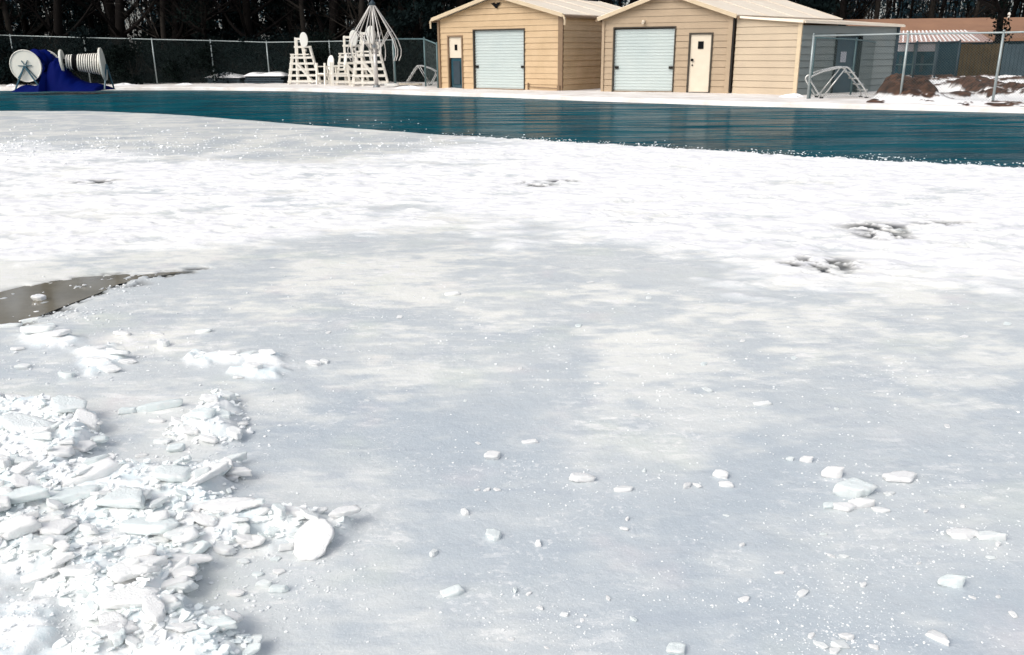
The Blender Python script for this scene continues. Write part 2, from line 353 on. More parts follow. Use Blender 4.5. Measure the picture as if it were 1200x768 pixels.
# extend to both sides
L0 = pw[0] + (pw[0]-pw[1]).normalized()*30; R0 = pw[-1] + (pw[-1]-pw[-2]).normalized()*20
pw = [L0]+pw+[R0]
m = bpy.data.materials.new('pool water'); m.use_nodes = True; t = m.node_tree; b = t.nodes['Principled BSDF']; L = t.links.new
tc = N('ShaderNodeTexCoord'); pos = tc.outputs['Object']
L(mixc(ramp(noise_(.5, 4, .6, pos), .35, .65), (.000, .050, .072), (.000, .074, .100)), b.inputs['Base Color'])
b.inputs['Roughness'].default_value = .6; b.inputs['Specular IOR Level'].default_value = 0
mpv = N('ShaderNodeMapping'); mpv.inputs['Scale'].default_value = (.35, 2.4, 1); mpv.inputs['Rotation'].default_value = (0, 0, R(14)); L(pos, mpv.inputs[0])
gl = N('ShaderNodeBsdfGlossy'); gl.inputs['Roughness'].default_value = .13; fr_ = N('ShaderNodeFresnel'); fr_.inputs['IOR'].default_value = 1.33; ms = N('ShaderNodeMixShader'); L(mth('MULTIPLY', mth('MULTIPLY', fr_.outputs[0], ramp(noise_(.9, 5, .7, mpv.outputs[0]), .28, .72)), .36), ms.inputs[0]); L(b.outputs[0], ms.inputs[1]); L(gl.outputs[0], ms.inputs[2]); L(ms.outputs[0], t.nodes['Material Output'].inputs['Surface'])
mp = N('ShaderNodeMapping'); mp.inputs['Scale'].default_value = (.50, 1.5, 1); mp.inputs['Rotation'].default_value = (0, 0, R(14)); L(pos, mp.inputs[0])
bp = N('ShaderNodeBump'); bp.inputs['Strength'].default_value = 1.0; bp.inputs['Distance'].default_value = .035
L(mth('ADD', noise_(2.2, 4, .6, mp.outputs[0]), mth('MULTIPLY', noise_(.8, 2, .5, mp.outputs[0]), 1.5)), bp.inputs['Height']); L(bp.outputs[0], gl.inputs['Normal'])
near = [Vector((R0.x+5, -8, ZW)), Vector((L0.x-5, -8, ZW))]
water = MB().quad(*([Vector((p.x, p.y+.0, ZW)) for p in pw]+near)).build('water', m); tag(water, 'dark teal open pool water between ice and deck', None, None, 'structure')
# deck: slab with a rounded coping, its top covered in trodden snow
DECKB = [(-260, 97.5), (0, 98), (120, 98), (240, 97), (350, 96), (420, 95), (500, 95), (600, 93), (700, 92), (800, 90), (860, 89), (1000, 88), (1100, 88), (1200, 88), (1450, 90)]
bk = [G(a, b_, 0) for a, b_ in DECKB]; bk = [bk[0]+Vector((-30, 3, 0))]+bk+[bk[-1]+Vector((25, -3, 0))]
nd, fd = [], []
prof = [(0.0, -.5), (0.0, -.035), (.012, -.008), (.04, 0.0)]
rows = 26
def lerp(a, b_, k): return a+(b_-a)*k
fine_pw = []; fine_bk = []
for i in range(len(pw)-1):
    n = 24
    for k in range(n): fine_pw.append(lerp(pw[i], pw[i+1], k/n)); fine_bk.append(lerp(bk[i], bk[i+1], k/n))
fine_pw.append(pw[-1]); fine_bk.append(bk[-1])
cols = len(fine_pw); per = len(prof)+rows
for p, q in zip(fine_pw, fine_bk):
    d = Vector((q.x-p.x, q.y-p.y, 0)); Ln = d.length; d = d/Ln
    for a, z in prof: nd.append((p.x+d.x*a, p.y+d.y*a, z))
    for k in range(1, rows+1):
        s = .04+(Ln-.04)*(k/rows)**1.5; nd.append((p.x+d.x*s, p.y+d.y*s, 0))
nd = np.array(nd)
top = nd[:, 2] >= -1e-6
nz = fbm(nd[:, 0]*1.3, nd[:, 1]*1.3, 4, 81)*.05 + (fbm(nd[:, 0]*5, nd[:, 1]*5, 2, 82)-.5)*.015
nd[:, 2] += np.where(top, nz-.012, 0)
for i in range(cols-1):
    for j in range(per-1): fd.append((i*per+j, (i+1)*per+j, (i+1)*per+j+1, i*per+j+1))
deck = big_mesh('deck', nd, np.array(fd), M['decksnow']); tag(deck, 'snow covered pool deck', None, None, 'structure')
# ground sheet: sunk below the pool, level behind the deck, rising in the woods
gx = np.concatenate([np.linspace(-420, -70, 20), np.linspace(-66, 66, 89), np.linspace(70, 420, 20)]); gy = np.concatenate([np.linspace(-60, 16, 30), np.linspace(17, 100, 84), np.linspace(106, 600, 24)])
GX, GY = np.meshgrid(gx, gy)
dp = polydist([(p.x, p.y) for p in pw]+[(R0.x+6, -9), (L0.x-6, -9)], GX, GY)
bkd = polydist([(p.x, p.y) for p in bk]+[(R0.x+6, -9), (L0.x-6, -9)], GX, GY)
GZ = np.where(bkd < 0, -.7, -.02) + np.clip(bkd-2, 0, 60)*.02 + sm(0, 4, bkd)*(fbm(GX*.3, GY*.3, 3, 91)-.3)*.25
def ground_z(x, y):
    bd = float(polydist([(p.x, p.y) for p in bk]+[(R0.x+6, -9), (L0.x-6, -9)], np.array([x]), np.array([y]))[0])
    return -.02+max(0, min(60, bd-2))*.02
gi = np.arange(GX.size).reshape(GX.shape)
gf = np.stack([gi[:-1, :-1], gi[:-1, 1:], gi[1:, 1:], gi[1:, :-1]], -1).reshape(-1, 4)
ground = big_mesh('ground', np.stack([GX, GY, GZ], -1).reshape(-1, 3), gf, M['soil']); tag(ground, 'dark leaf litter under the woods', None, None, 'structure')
# ------------------------------------------------------------------ siding walls
PITCHB = .215
def siding(mb, P0, P1, poly, holes=(), pitch=PITCHB, lap=.02):
    """lapped boards on the vertical plane through P0,P1; poly and holes in (s, z)"""
    P0 = Vector((P0[0], P0[1], 0)); P1 = Vector((P1[0], P1[1], 0)); u = (P1-P0).normalized(); n = Vector((u.y, -u.x, 0))
    zs = set(); zmax = max(p[1] for p in poly); zmin = min(p[1] for p in poly)
    k = 0
    while zmin+k*pitch < zmax: zs.add(round(zmin+k*pitch, 4)); k += 1
    for p in poly: zs.add(round(p[1], 4))
    for h_ in holes: zs.add(round(h_[2], 4)); zs.add(round(h_[3], 4))
    zs = sorted(z for z in zs if zmin <= z <= zmax)
    def ext(z, side):
        xs = []
        for i in range(len(poly)):
            a = poly[i]; b_ = poly[(i+1) % len(poly)]
            lo, hi = min(a[1], b_[1]), max(a[1], b_[1])
            if lo-1e-6 <= z <= hi+1e-6:
                if hi-lo < 1e-6: xs += [a[0], b_[0]]
                else: xs.append(a[0]+(b_[0]-a[0])*(z-a[1])/(b_[1]-a[1]))
        return (min(xs), max(xs)) if xs else (0, 0)
    def pt(s, z, o): return P0+u*s+n*o+Vector((0, 0, z))
    for z0, z1 in zip(zs[:-1], zs[1:]):
        if z1-z0 < 1e-4: continue
        e0 = ext(z0+1e-5, 0); e1 = ext(z1-1e-5, 0); zm = (z0+z1)/2
        cuts = sorted((h_[0], h_[1]) for h_ in holes if h_[2]-1e-4 <= zm <= h_[3]+1e-4)
        segs = []; a0, a1 = e0[0], e1[0]
        for c0, c1 in cuts:
            segs.append((a0, c0, a1, c0)); a0 = a1 = c1
        segs.append((a0, e0[1], a1, e1[1]))
        f0 = ((z0-zmin) % pitch)/pitch; f0 = 0 if f0 > .999 else f0; f1 = ((z1-zmin-1e-5) % pitch)/pitch
        o0 = lap*(1-f0); o1 = lap*(1-f1)
        for (x0, x1, y0, y1) in segs:
            if x1-x0 < 1e-3 and y1-y0 < 1e-3: continue
            if f0 == 0 and z1-z0 > .07 and z0 > zmin+.01:
                zg = z0+.018; k_ = .018/(z1-z0); g0 = x0+(y0-x0)*k_; g1 = x1+(y1-x1)*k_
                mb.quad(pt(x0, z0, 0), pt(x1, z0, 0), pt(x1, z0+.004, -.018), pt(x0, z0+.004, -.018))
                mb.quad(pt(x0, z0+.004, -.018), pt(x1, z0+.004, -.018), pt(g1, zg, -.018), pt(g0, zg, -.018))
                mb.quad(pt(g0, zg, -.018), pt(g1, zg, -.018), pt(g1, zg, lap), pt(g0, zg, lap))
                mb.quad(pt(g0, zg, lap), pt(g1, zg, lap), pt(y1, z1, o1), pt(y0, z1, o1))
            else: mb.quad(pt(x0, z0, o0), pt(x1, z0, o0), pt(y1, z1, o1), pt(y0, z1, o1))
    return mb
def frame_(P0, P1):
    P0 = Vector((P0[0], P0[1], 0)); P1 = Vector((P1[0], P1[1], 0)); u = (P1-P0).normalized(); n = Vector((u.y, -u.x, 0)); return P0, u, n, (P1-P0).length
def s_at(P0, P1, px):
    """distance along a wall base at which image column px (near mid height) falls"""
    P0_, u, n, Ln = frame_(P0, P1); best = None
    for i in range(401):
        s = Ln*(-.1+1.2*i/400); p = P0_+u*s+Vector((0, 0, 1.2)); v = p-CAM; x = 600+F*v.dot(CR)/v.dot(fwd)
        if best is None or abs(x-px) < best[0]: best = (abs(x-px), s)
    return best[1]
def roller_door(parent, P0, P1, s0, s1, z1, recess=.07):
    P0_, u, n, Ln = frame_(P0, P1); Zv = Vector((0, 0, 1)); mb = MB()
    prof_ = []; k = 0; z = .02
    while z < z1-.02:
        prof_ += [(z, 0.0), (z+.055, 0.0), (z+.068, .016), (z+.094, .016)]; z += .107
    prof_ = [(a, o_) for a, o_ in prof_ if a <= z1]
    for (za, oa), (zb, ob) in zip(prof_[:-1], prof_[1:]):
        mb.quad(P0_+u*s0+n*(oa-recess)+Zv*za, P0_+u*s1+n*(oa-recess)+Zv*za, P0_+u*s1+n*(ob-recess)+Zv*zb, P0_+u*s0+n*(ob-recess)+Zv*zb)
    d = mb.build('roller_door', M['door_grey'], parent)
    for s in (s0+.10, s1-.10):
        h_ = MB().box(P0_+u*s+n*(.03-recess)+Zv*(z1*.39), (.14, .05, .09), (u, n, Zv)).tube([P0_+u*s+n*(.04-recess)+Zv*(z1*.39), P0_+u*s+n*(.09-recess)+Zv*(z1*.39)], .025)
        h_.build('latch', M['trim_dark'], d)
    fr = MB(); wd = .045
    for s in (s0-wd/2, s1+wd/2): fr.box(P0_+u*s+n*(-.02)+Zv*(z1/2), (wd, .12, z1), (u, n, Zv))
    fr.box(P0_+u*((s0+s1)/2)+n*(-.02)+Zv*(z1+wd/2), (s1-s0+2*wd, .12, wd), (u, n, Zv))
    fr.build('door_frame', M['frame'], parent)
    MB().box(P0_+u*((s0+s1)/2)+n*(-recess+.02)+Zv*.02, (s1-s0, .06, .05), (u, n, Zv)).build('door_seal', M['trim'], d)
    return d
def roof_slab(mb, a, b_, c_, d_, th=.07):
    nrm = (b_-a).cross(d_-a).normalized()
    if nrm.z < 0: nrm = -nrm
    return mb.prism([a, b_, c_, d_], nrm*th)
def ribs(mb, a, b_, c_, d_, n, th=.07):
    """raised seams running from edge ab (eave) to edge dc (ridge)"""
    nrm = (b_-a).cross(d_-a).normalized()
    if nrm.z < 0: nrm = -nrm
    for i in range(n+1):
        k = (i+.0)/n; p = lerp(a, b_, k)+nrm*(th+.012); q = lerp(d_, c_, k)+nrm*(th+.012); mb.beam(p, q, .03, .012, nrm)
    return mb
Zv = Vector((0, 0, 1))
# ---- shed 1 (left)
A1 = G(516, 103.6); B1 = G(659.5, 107.2); P0, u, n, W1 = frame_(A1, B1)
e1 = (hz(A1, 23)+hz(B1, 20))/2; ap = hz((A1+B1)/2, -4.0)
shed1 = thing('storage_shed', A1, 'warm tan storage shed with a dark bird shape under its gable', 'shed')
v1 = -n; dep = 7.5
s0, s1 = s_at(A1, B1, 556), s_at(A1, B1, 614.5); zd = hz(P0+u*(s0+s1)/2, 35.5)
d0, d1 = s_at(A1, B1, 526.5), s_at(A1, B1, 541.5); zdt = hz(P0+u*(d0+d1)/2, 43.5)
wall = siding(MB(), A1, B1, [(0, 0), (W1, 0), (W1, e1), (W1/2, ap), (0, e1)], [(s0, s1, 0, zd), (d0, d1, 0, zdt)]).build('wall', M['siding1'], shed1)
sw = siding(MB(), B1, B1+v1*dep, [(0, 0), (dep, 0), (dep, e1), (0, e1)]); siding(sw, A1+v1*dep, A1, [(0, 0), (dep, 0), (dep, e1), (0, e1)])
siding(sw, B1+v1*dep, A1+v1*dep, [(0, 0), (W1, 0), (W1, e1), (W1/2, ap), (0, e1)])
sw.build('wall', M['siding1'], shed1)
roller_door(shed1, A1, B1, s0, s1, zd)
MB().box(P0+u*.04+n*.02+Zv*(e1/2), (.10, .10, e1), (u, n, Zv)).build('corner_post', M['trim'], shed1); ps = MB(); ps.box(P0+u*(W1-.09)+n*.02+Zv*(e1/2), (.20, .10, e1), (u, n, Zv)); ps.build('corner_post', M['trim'], shed1)
def gable_roof(parent, A, B, e, ap_, dep, oh=.12, front=.25, mat_=None, hook=True, back=.1):
    P0, u, n, W = frame_(A, B); mid = P0+u*(W/2)+Zv*ap_
    f, bk_ = n*front, -n*(dep+back)
    sl = (ap_-e)/(W/2)
    Le = P0-u*oh+Zv*(e-oh*sl+.03); Re = P0+u*(W+oh)+Zv*(e-oh*sl+.03); md = mid+Zv*.03
    mb = MB(); roof_slab(mb, Le+bk_, Le+f, md+f, md+bk_); roof_slab(mb, Re+f, Re+bk_, md+bk_, md+f)
    r_ = mb.build('roof', mat_ or M['roofmetal'], parent)
    rb = MB(); ribs(rb, Le+bk_, Le+f, md+f, md+bk_, 4); ribs(rb, Re+f, Re+bk_, md+bk_, md+f, 4); rb.build('roof_seams', mat_ or M['roofmetal'], r_)
    # fascia along both rakes and both eaves, turned down at the eave
    fa = MB()
    for E in (Le, Re):
        fa.beam(E+f+n*.02+Zv*.02, md+f+n*.02+Zv*.02, .04, .13)
        if hook:
            o_ = (E-md).normalized(); side = Vector((o_.x, o_.y, 0)).normalized()
            pts = [E+f+Zv*.03, E+f+side*.06-Zv*.03, E+f+side*.09-Zv*.12, E+f+side*.08-Zv*.30]
            for a, b_ in zip(pts[:-1], pts[1:]): fa.beam(a, b_+(b_-a)*.1, .06, .06)
    fa.build('fascia', M['trim_light'] if hook else M['trim'], parent)
    g = MB()
    for E, sd_ in ((Le, -1), (Re, 1)):
        pts = [E+f-Zv*.02+u*(sd_*.05), E+bk_-Zv*.02+u*(sd_*.05)]; g.tube(pts, .055, 8)
    g.build('gutter', M['trim'], parent)
    return r_
gable_roof(shed1, A1, B1, e1, ap, dep)
# small door of shed 1: panel above a dark opening
zs_ = hz(P0+u*(d0+d1)/2, 68)
dm = P0+u*(d0+d1)/2
dr = MB().box(dm-n*.04+Zv*((zs_+zdt)/2), (d1-d0, .05, zdt-zs_), (u, n, Zv)).build('door_panel', M['door_white'], shed1)
MB().box(dm+u*.02-n*.01+Zv*(zs_+(zdt-zs_)*.5), (.13, .03, .22), (u, n, Zv)).build('window', M['black'], dr)
lo = MB().box(dm-n*.09+Zv*(zs_/2), (d1-d0-.06, .04, zs_), (u, n, Zv)).build('lower_door', M['glass'], shed1)
MB().box(dm-n*.055+Zv*(zs_*.52), (.34, .03, zs_*.75), (u, n, Zv)).build('pane', M['navy'], lo)
fr = MB()
for s in (d0-.03, d1+.03): fr.box(P0+u*s+Zv*(zdt/2), (.06, .10, zdt), (u, n, Zv))
fr.box(dm+Zv*(zdt+.03), (d1-d0+.12, .10, .06), (u, n, Zv)); fr.build('door_frame', M['trim'], shed1)
# bird emblem under the gable
bc = P0+u*s_at(A1, B1, 583)+n*.05; bz = hz(bc, 5.5); k_ = .031
bird = [(-7.3, 1.9), (-4.6, 1.7), (-2.2, 2.6), (-1.1, .2), (0, 1.2), (1.0, .6), (2.2, 2.3), (4.6, 2.0), (7.2, 2.4), (5.4, -.4), (3.0, -1.4), (2.2, -3.6), (.6, -4.4), (-1.2, -3.2), (-3.6, -1.5), (-5.6, .2)]
MB().prism([bc+u*(a*k_)+Zv*(bz+b_*k_*1.05) for a, b_ in bird], n*.02).build('bird_emblem', M['black'], shed1)
# dirt along the foot of the wall and a pipe stub
MB().tube([P0+u*(W1-1.55)+n*.06+Zv*.02, P0+u*(W1-1.55)+n*.06+Zv*.28], .03).tube([P0+u*(W1-1.5)+n*.06+Zv*.14, P0+u*(W1-.1)+n*.08+Zv*.10], .016).tube([P0+u*(W1-.12)+n*.09+Zv*.02, P0+u*(W1-.12)+n*.09+Zv*.2], .07).build('hose_pipe', M['trim'], shed1)
# ---- shed 2 (right) with lean-to
A2 = G(704.5, 107.6); B2 = G(854.5, 109.8); P0, u, n, W2 = frame_(A2, B2); v2 = -n
e2 = (hz(A2, 22.5)+hz(B2, 20.5))/2; ap2 = hz((A2+B2)/2, -7)
shed2 = thing('storage_shed', A2, 'long tan storage shed with a white side door and a lower side wing with a shade-toned end', 'shed')
s0, s1 = s_at(A2, B2, 719.5), s_at(A2, B2, 789.5); zd = hz(P0+u*(s0+s1)/2, 33)
d0, d1 = s_at(A2, B2, 808.5), s_at(A2, B2, 832.5); zdt = hz(P0+u*(d0+d1)/2, 40.5)
siding(MB(), A2, B2, [(0, 0), (W2, 0), (W2, e2), (W2/2, ap2), (0, e2)], [(s0, s1, 0, zd), (d0, d1, 0, zdt)]).build('wall', M['siding2'], shed2)
roller_door(shed2, A2, B2, s0, s1, zd)
dm = P0+u*(d0+d1)/2
dr = MB().box(dm-n*.03+Zv*(zdt/2+.02), (d1-d0, .05, zdt-.04), (u, n, Zv)).build('door', M['door_white'], shed2)
MB().box(dm+n*.0+Zv*(zdt*.82), (.19, .03, .25), (u, n, Zv)).build('window', M['black'], dr)
MB().tube([dm-u*((d1-d0)/2-.09)+Zv*(zdt*.57), dm-u*((d1-d0)/2-.09)+n*.08+Zv*(zdt*.57)], .045).tube([dm-u*((d1-d0)/2-.1)+Zv*(zdt*.48), dm-u*((d1-d0)/2-.1)+n*.03+Zv*(zdt*.48)], .025).build('handle', M['black'], dr)
fr = MB()
for s in (d0-.03, d1+.03): fr.box(P0+u*s+Zv*(zdt/2), (.055, .10, zdt), (u, n, Zv))
fr.box(dm+Zv*(zdt+.03), (d1-d0+.12, .10, .055), (u, n, Zv)); fr.build('door_frame', M['frame'], shed2)
lt = P0+u*s_at(A2, B2, 753.5); MB().box(lt+n*.06+Zv*hz(lt, 25.5), (.09, .10, .09), (u, n, Zv)).tube([lt+n*.10+Zv*(hz(lt, 25.5)-.02), lt+n*.17+Zv*(hz(lt, 25.5)-.05)], [.03, .05]).build('wall_lamp', M['door_white'], shed2)
MB().box(P0+u*.04+n*.02+Zv*(e2/2), (.09, .08, e2), (u, n, Zv)).build('corner_post', M['siding2'], shed2); ps = MB(); ps.box(P0+u*(W2-.10)+n*.02+Zv*(e2/2), (.15, .08, e2), (u, n, Zv)); ps.build('corner_post', M['siding2'], shed2)
MB().tube([B2+u*.02+n*.05+Zv*.06, B2+u*.02+n*.05+Zv*(e2-.05)], .04).build('gap_strip', M['trim_dark'], shed2)  # dark strip added to stand in for the shaded gap beside the wing
# side wing: front wall B2 -> D, end wall D -> E
D = G(933, 112.2); E = G(1044, 106.6)
wd_, we_ = hz(D, 26.5), hz(E, 31.5)
B2b = B2+u*.10
sl_, su, sn_, SL = frame_(B2b, D)
siding(MB(), B2b, D, [(0, 0), (SL, 0), (SL, wd_), (0, hz(B2b, 21.5))]).build('wing_wall', M['siding3'], shed2)
q0, q1 = s_at(D, E, 978.5), s_at(D, E, 1006); zq = hz(lerp(D, E, q0/(E-D).length), 42.5)
_, du, dn_, DL = frame_(D, E)
siding(MB(), D, E, [(0, 0), (DL, 0), (DL, we_), (0, wd_)], [(q0, q1, 0, zq)]).build('end_wall', M['siding_shade'], shed2)
MB().box(D+Zv*(wd_/2)+sn_*.02-su*.05, (.13, .07, wd_), (su, sn_, Zv)).build('corner_trim', M['trim_light'], shed2)
MB().box(E+Zv*(we_/2)+dn_*.02-du*.05, (.12, .08, we_), (du, dn_, Zv)).build('corner_trim', M['wood_blue'], shed2)
dq = D+du*((q0+q1)/2)
qd = MB().box(dq-dn_*.10+Zv*(zq/2), (q1-q0, .05, zq), (du, dn_, Zv)).build('blue_door', M['door_blue'], shed2)
MB().box(dq-dn_*.065+du*(-.10)+Zv*(zq*.64), (.30, .01, .34), (du, dn_, Zv)).build('paper_notice', M['paper'], qd)
MB().box(dq-dn_*.07+Zv*(zq*.45), ((q1-q0)*.8, .012, .06), (du, dn_, Zv)).tube([dq-dn_*.06+du*.5+Zv*1, dq+dn_*.0+du*.5+Zv*1], .03).build('push_bar', M['galv_dull'], qd)
fr = MB()
for s in (q0-.03, q1+.03): fr.box(D+du*s-dn_*.02+Zv*(zq/2), (.07, .14, zq), (du, dn_, Zv))
fr.box(dq-dn_*.02+Zv*(zq+.03), (q1-q0+.14, .14, .07), (du, dn_, Zv)); fr.build('door_frame', M['black'], shed2)
# main gable roof: right slope runs back to the rear rake
Pr = at_dist(983, 24.5, 1); Pr = CAM+(Pr-CAM)*((e2-.0-CAMZ)/(Pr.z-CAMZ))       # rear eave corner at eave height
sdir = Vector((Pr.x-B2.x, Pr.y-B2.y, 0)); dep2 = sdir.length; sdir = sdir/dep2
slp = (ap2-e2)/(W2/2)
rf = MB(); md = P0+u*(W2/2)+Zv*(ap2+.03); Le = P0-u*.12+Zv*(e2-.12*slp+.03); Re = B2+u*.12+Zv*(e2-.12*slp+.03); bkv = sdir*dep2; fv = n*.22
roof_slab(rf, Le+bkv, Le+fv, md+fv, md+bkv); roof_slab(rf, Re+fv, Re+bkv, md+bkv, md+fv)
r_ = rf.build('roof', M['roofmetal'], shed2)
rb = MB(); ribs(rb, Re+fv, Re+bkv, md+bkv, md+fv, 4); ribs(rb, Le+bkv, Le+fv, md+fv, md+bkv, 4); rb.build('roof_seams', M['roofmetal'], r_)
fa = MB()
for Q in (Le, Re): fa.beam(Q+fv+n*.02+Zv*.01, md+fv+n*.02+Zv*.01, .04, .12)
fa.build('fascia', M['trim_light'], shed2)
g = MB()
for Q, sg in ((Le, -1), (Re, 1)): g.tube([Q+fv+u*(sg*.05)-Zv*.02, Q+bkv+u*(sg*.05)-Zv*.02], .05, 8)
g.build('gutter', M['trim'], shed2)
# wing roof, nearly flat, from the eave of the main roof out to the end wall
t1 = Re+n*.05+Zv*.0; t2 = Re+bkv
w1 = D+Zv*(wd_+.02)+(su*.10+sn_*.12); w2 = E+Zv*(we_+.02)+(dn_*.10+du*.15)
MB().prism([t1-Zv*.04, w1, w2, t2-Zv*.04], Zv*.06).build('wing_roof', M['roofmetal'], shed2)
MB().beam(w1+dn_*.03, w2+dn_*.03, .04, .07).beam(t1+sn_*.1, w1+sn_*.03, .04, .07).build('wing_fascia', M['roofmetal'], shed2)
# rear and left walls so the shed is closed from the sides
swm = siding(MB(), A2+sdir*dep2, A2, [(0, 0), (dep2, 0), (dep2, e2), (0, e2)]); siding(swm, B2+sdir*dep2, A2+sdir*dep2, [(0, 0), (W2, 0), (W2, e2), (W2/2, ap2), (0, e2)])
siding(swm, E, B2+sdir*dep2, [(0, 0), ((B2+sdir*dep2-E).length, 0), ((B2+sdir*dep2-E).length, we_), (0, we_)]); swm.build('wall', M['siding2'], shed2)
# ------------------------------------------------------------------ fences
def chain(mb, P, Q, zb0, zb1, zt0, zt1, sp=.075, r=.0022):
    """woven wires between two posts"""
    P = Vector((P.x, P.y, 0)); Q = Vector((Q.x, Q.y, 0)); Ln = (Q-P).length; u = (Q-P)/Ln
    H = (zt0+zt1)/2-(zb0+zb1)/2
    def pt(s, zz):
        k = s/Ln; zb = zb0+(zb1-zb0)*k; zt = zt0+(zt1-zt0)*k; return P+u*s+Zv*(zb+(zt-zb)*zz/H)
    k = -H
    while k < Ln:
        a = max(k, 0); b_ = min(k+H, Ln)
        if b_-a > .02:
            for (za, zb_) in ((a-k, b_-k), (H-(a-k), H-(b_-k))):
                mb.tube([pt(a, za), pt(b_, zb_)], r, 3, False)
        k += sp
def fence(name, posts, label, rad=.03, mat_='galv', wiremat='wire', group=None, caps=True, bottom=True, sp=.075, wr=.0022):
    """posts: list of (base point, top z)"""
    t_ = thing(name, posts[0][0], label, 'fence', group)
    for p, z in posts:
        m_ = MB().tube([p, Vector((p.x, p.y, z))], rad, 10)
        if caps: m_.tube([Vector((p.x, p.y, z)), Vector((p.x, p.y, z+rad*1.3))], [rad*1.25, rad*.5], 10)
        m_.build('post', M[mat_], t_, True)
    m_ = MB().tube([Vector((p.x, p.y, z-.03)) for p, z in posts], rad*.75, 8)
    m_.build('top_rail', M[mat_], t_, True)
    m_ = MB()
    for (p, z), (q, zq_) in zip(posts[:-1], posts[1:]): chain(m_, p, q, p.z+.05, q.z+.05, z-.03, zq_-.03, sp, wr)
    m_.build('chain_mesh', M[wiremat], t_)
    return t_
def posts_px(L_):
    out = []
    for (bx, by, ty) in L_:
        p = G(bx, by); out.append((p, hz(p, ty)))
    return out
fence('chain_link_fence', posts_px([(-150, 99.5, 35), (-58, 99.5, 39), (22, 99.5, 41), (106.5, 99.5, 43.5), (184.5, 99, 45.5), (252, 98.5, 47), (316.5, 98, 49), (389, 98, 48), (462.5, 100.5, 46)]), 'long chain link fence behind the reels and white guard chairs')
fence('chain_link_fence', posts_px([(463.8, 101.5, 45), (499, 101.8, 45), (513.6, 103.5, 51)]), 'short green posted chain link fence between guard chairs and left shed', .04, 'galv_dull')
fence('chain_link_fence', posts_px([(946.5, 116.2, 41), (1054.5, 118.2, 38.5), (1163, 120.5, 37), (1290, 126, 33)]), 'nearest chain link fence standing on the deck before the dirt mound', .035, 'galv')
fence('chain_link_fence', posts_px([(948.8, 115.8, 43), (996.5, 111.5, 45.5), (1038.5, 104.8, 51)]), 'short chain link fence running back beside the shade-toned wing wall', .028, 'galv_dull')
fence('chain_link_fence', posts_px([(1041, 104, 50.5), (1068, 102.5, 49.5), (1093, 101.5, 49), (1117.5, 101, 48)]), 'blue grey chain link fence before the blue windowed house', .035, 'wood_blue')
# brace bands on the thick end post
# plank fence
def plank_fence(name, P, Q, zt0, zt1, m_, label):
    t_ = thing(name, P, label, 'fence'); d = (Q-P); Ln = d.length; u_ = d/Ln; n_ = Vector((u_.y, -u_.x, 0)); mb = MB(); s = 0
    while s < Ln-.05:
        z = lerp(zt0, zt1, s/Ln)+random.uniform(-.03, .03); o_ = random.uniform(-.008, .008)
        mb.box(P+u_*(s+.07)+n_*o_+Zv*(z/2), (.132, .022, z), (u_, n_, Zv)); s += .145
    mb.build('planks', m_, t_)
    r_ = MB()
    for k in (.2, .8): r_.box(P+u_*(Ln/2)-n_*.06+Zv*(lerp(zt0, zt1, .5)*k), (Ln, .05, .09), (u_, n_, Zv))
    r_.build('rail', m_, t_)
pA = at_dist(1121, 90, 37); pA.z = 0; pB = at_dist(1171, 90, 36.6); pB.z = 0; pC = at_dist(1330, 90, 35); pC.z = 0
plank_fence('plank_fence', pA, pB-(pB-pA).normalized()*.05, hz(pA, 51.5), hz(pB, 51.5), M['wood'], 'dark olive brown plank fence behind the dirt mound')
plank_fence('plank_fence', pB, pC, hz(pB, 51.5), hz(pC, 53.5), M['wood_blue'], 'blue grey weathered plank fence at the far right')
pD = at_dist(1096, 90, 36.8); pD.z = 0
plank_fence('plank_fence', pD, pA-(pA-pD).normalized()*.05, hz(pD, 51), hz(pA, 51), M['wall_blue'], 'dark teal plank fence just right of the pale blinds')
# ------------------------------------------------------------------ house at the right
hA = at_dist(1000, 90, 44); hA.z = 0; hB = at_dist(1480, 90, 41); hB.z = 0
P0, u, n, WH = frame_(hA, hB)
house = thing('low_house', hA, 'low house with a wide brown shingle roof behind the plank fence', 'house')
ze = hz(at_dist(1100, 60, 43.5), 49.5); eR = hz(at_dist(1100, 60, 48), 25.5)
MB().box(P0+u*(WH/2)-n*3+Zv*(ze/2), (WH, 6, ze), (u, n, Zv)).build('wall', M['wall_blue'], house)
zl = hz(at_dist(1250, 60, 43), 49)
MB().prism([P0+n*.35+Zv*(ze+.02), P0+u*WH+n*.35+Zv*(ze+.02), P0+u*WH-n*4+Zv*(eR+.02), P0-n*4+Zv*(eR+.02)], Zv*.12).build('roof', M['roofbrown'], house)
# porch with striped metal roof, snow in its ribs
ppA = at_dist(1046, 60, 42); ppB = at_dist(1158, 60, 41)
zt, zb = hz(at_dist(1100, 60, 43.0), 37.5), hz(at_dist(1100, 60, 41.2), 50)
porch = thing('porch_canopy', Vector((ppA.x, ppA.y, 0)), 'low porch canopy of ribbed metal streaked with rust and snow', 'canopy')
uu = Vector((ppB.x-ppA.x, ppB.y-ppA.y, 0)); WP = uu.length; uu /= WP; nn = Vector((uu.y, -uu.x, 0)); q = Vector((ppA.x, ppA.y, 0))
M['rust'] = mat('rusty metal', (.42, .26, .22), .6, noise=(3, .6, (.55, .42, .38)))
MB().prism([q+nn*.6+Zv*zb, q+uu*WP+nn*.6+Zv*(zb), q+uu*(WP-.4)-nn*1.1+Zv*zt, q+uu*.3-nn*1.1+Zv*zt], Zv*.04).build('sheet', M['rust'], porch)
mb = MB(); k = 0
while k*.2 < WP-.5:
    s = k*.2+.1; mb.beam(q+uu*s+nn*.6+Zv*(zb+.055), q+uu*(s+.3-.7*s/WP)-nn*1.1+Zv*(zt+.055), .06, .03); k += 1
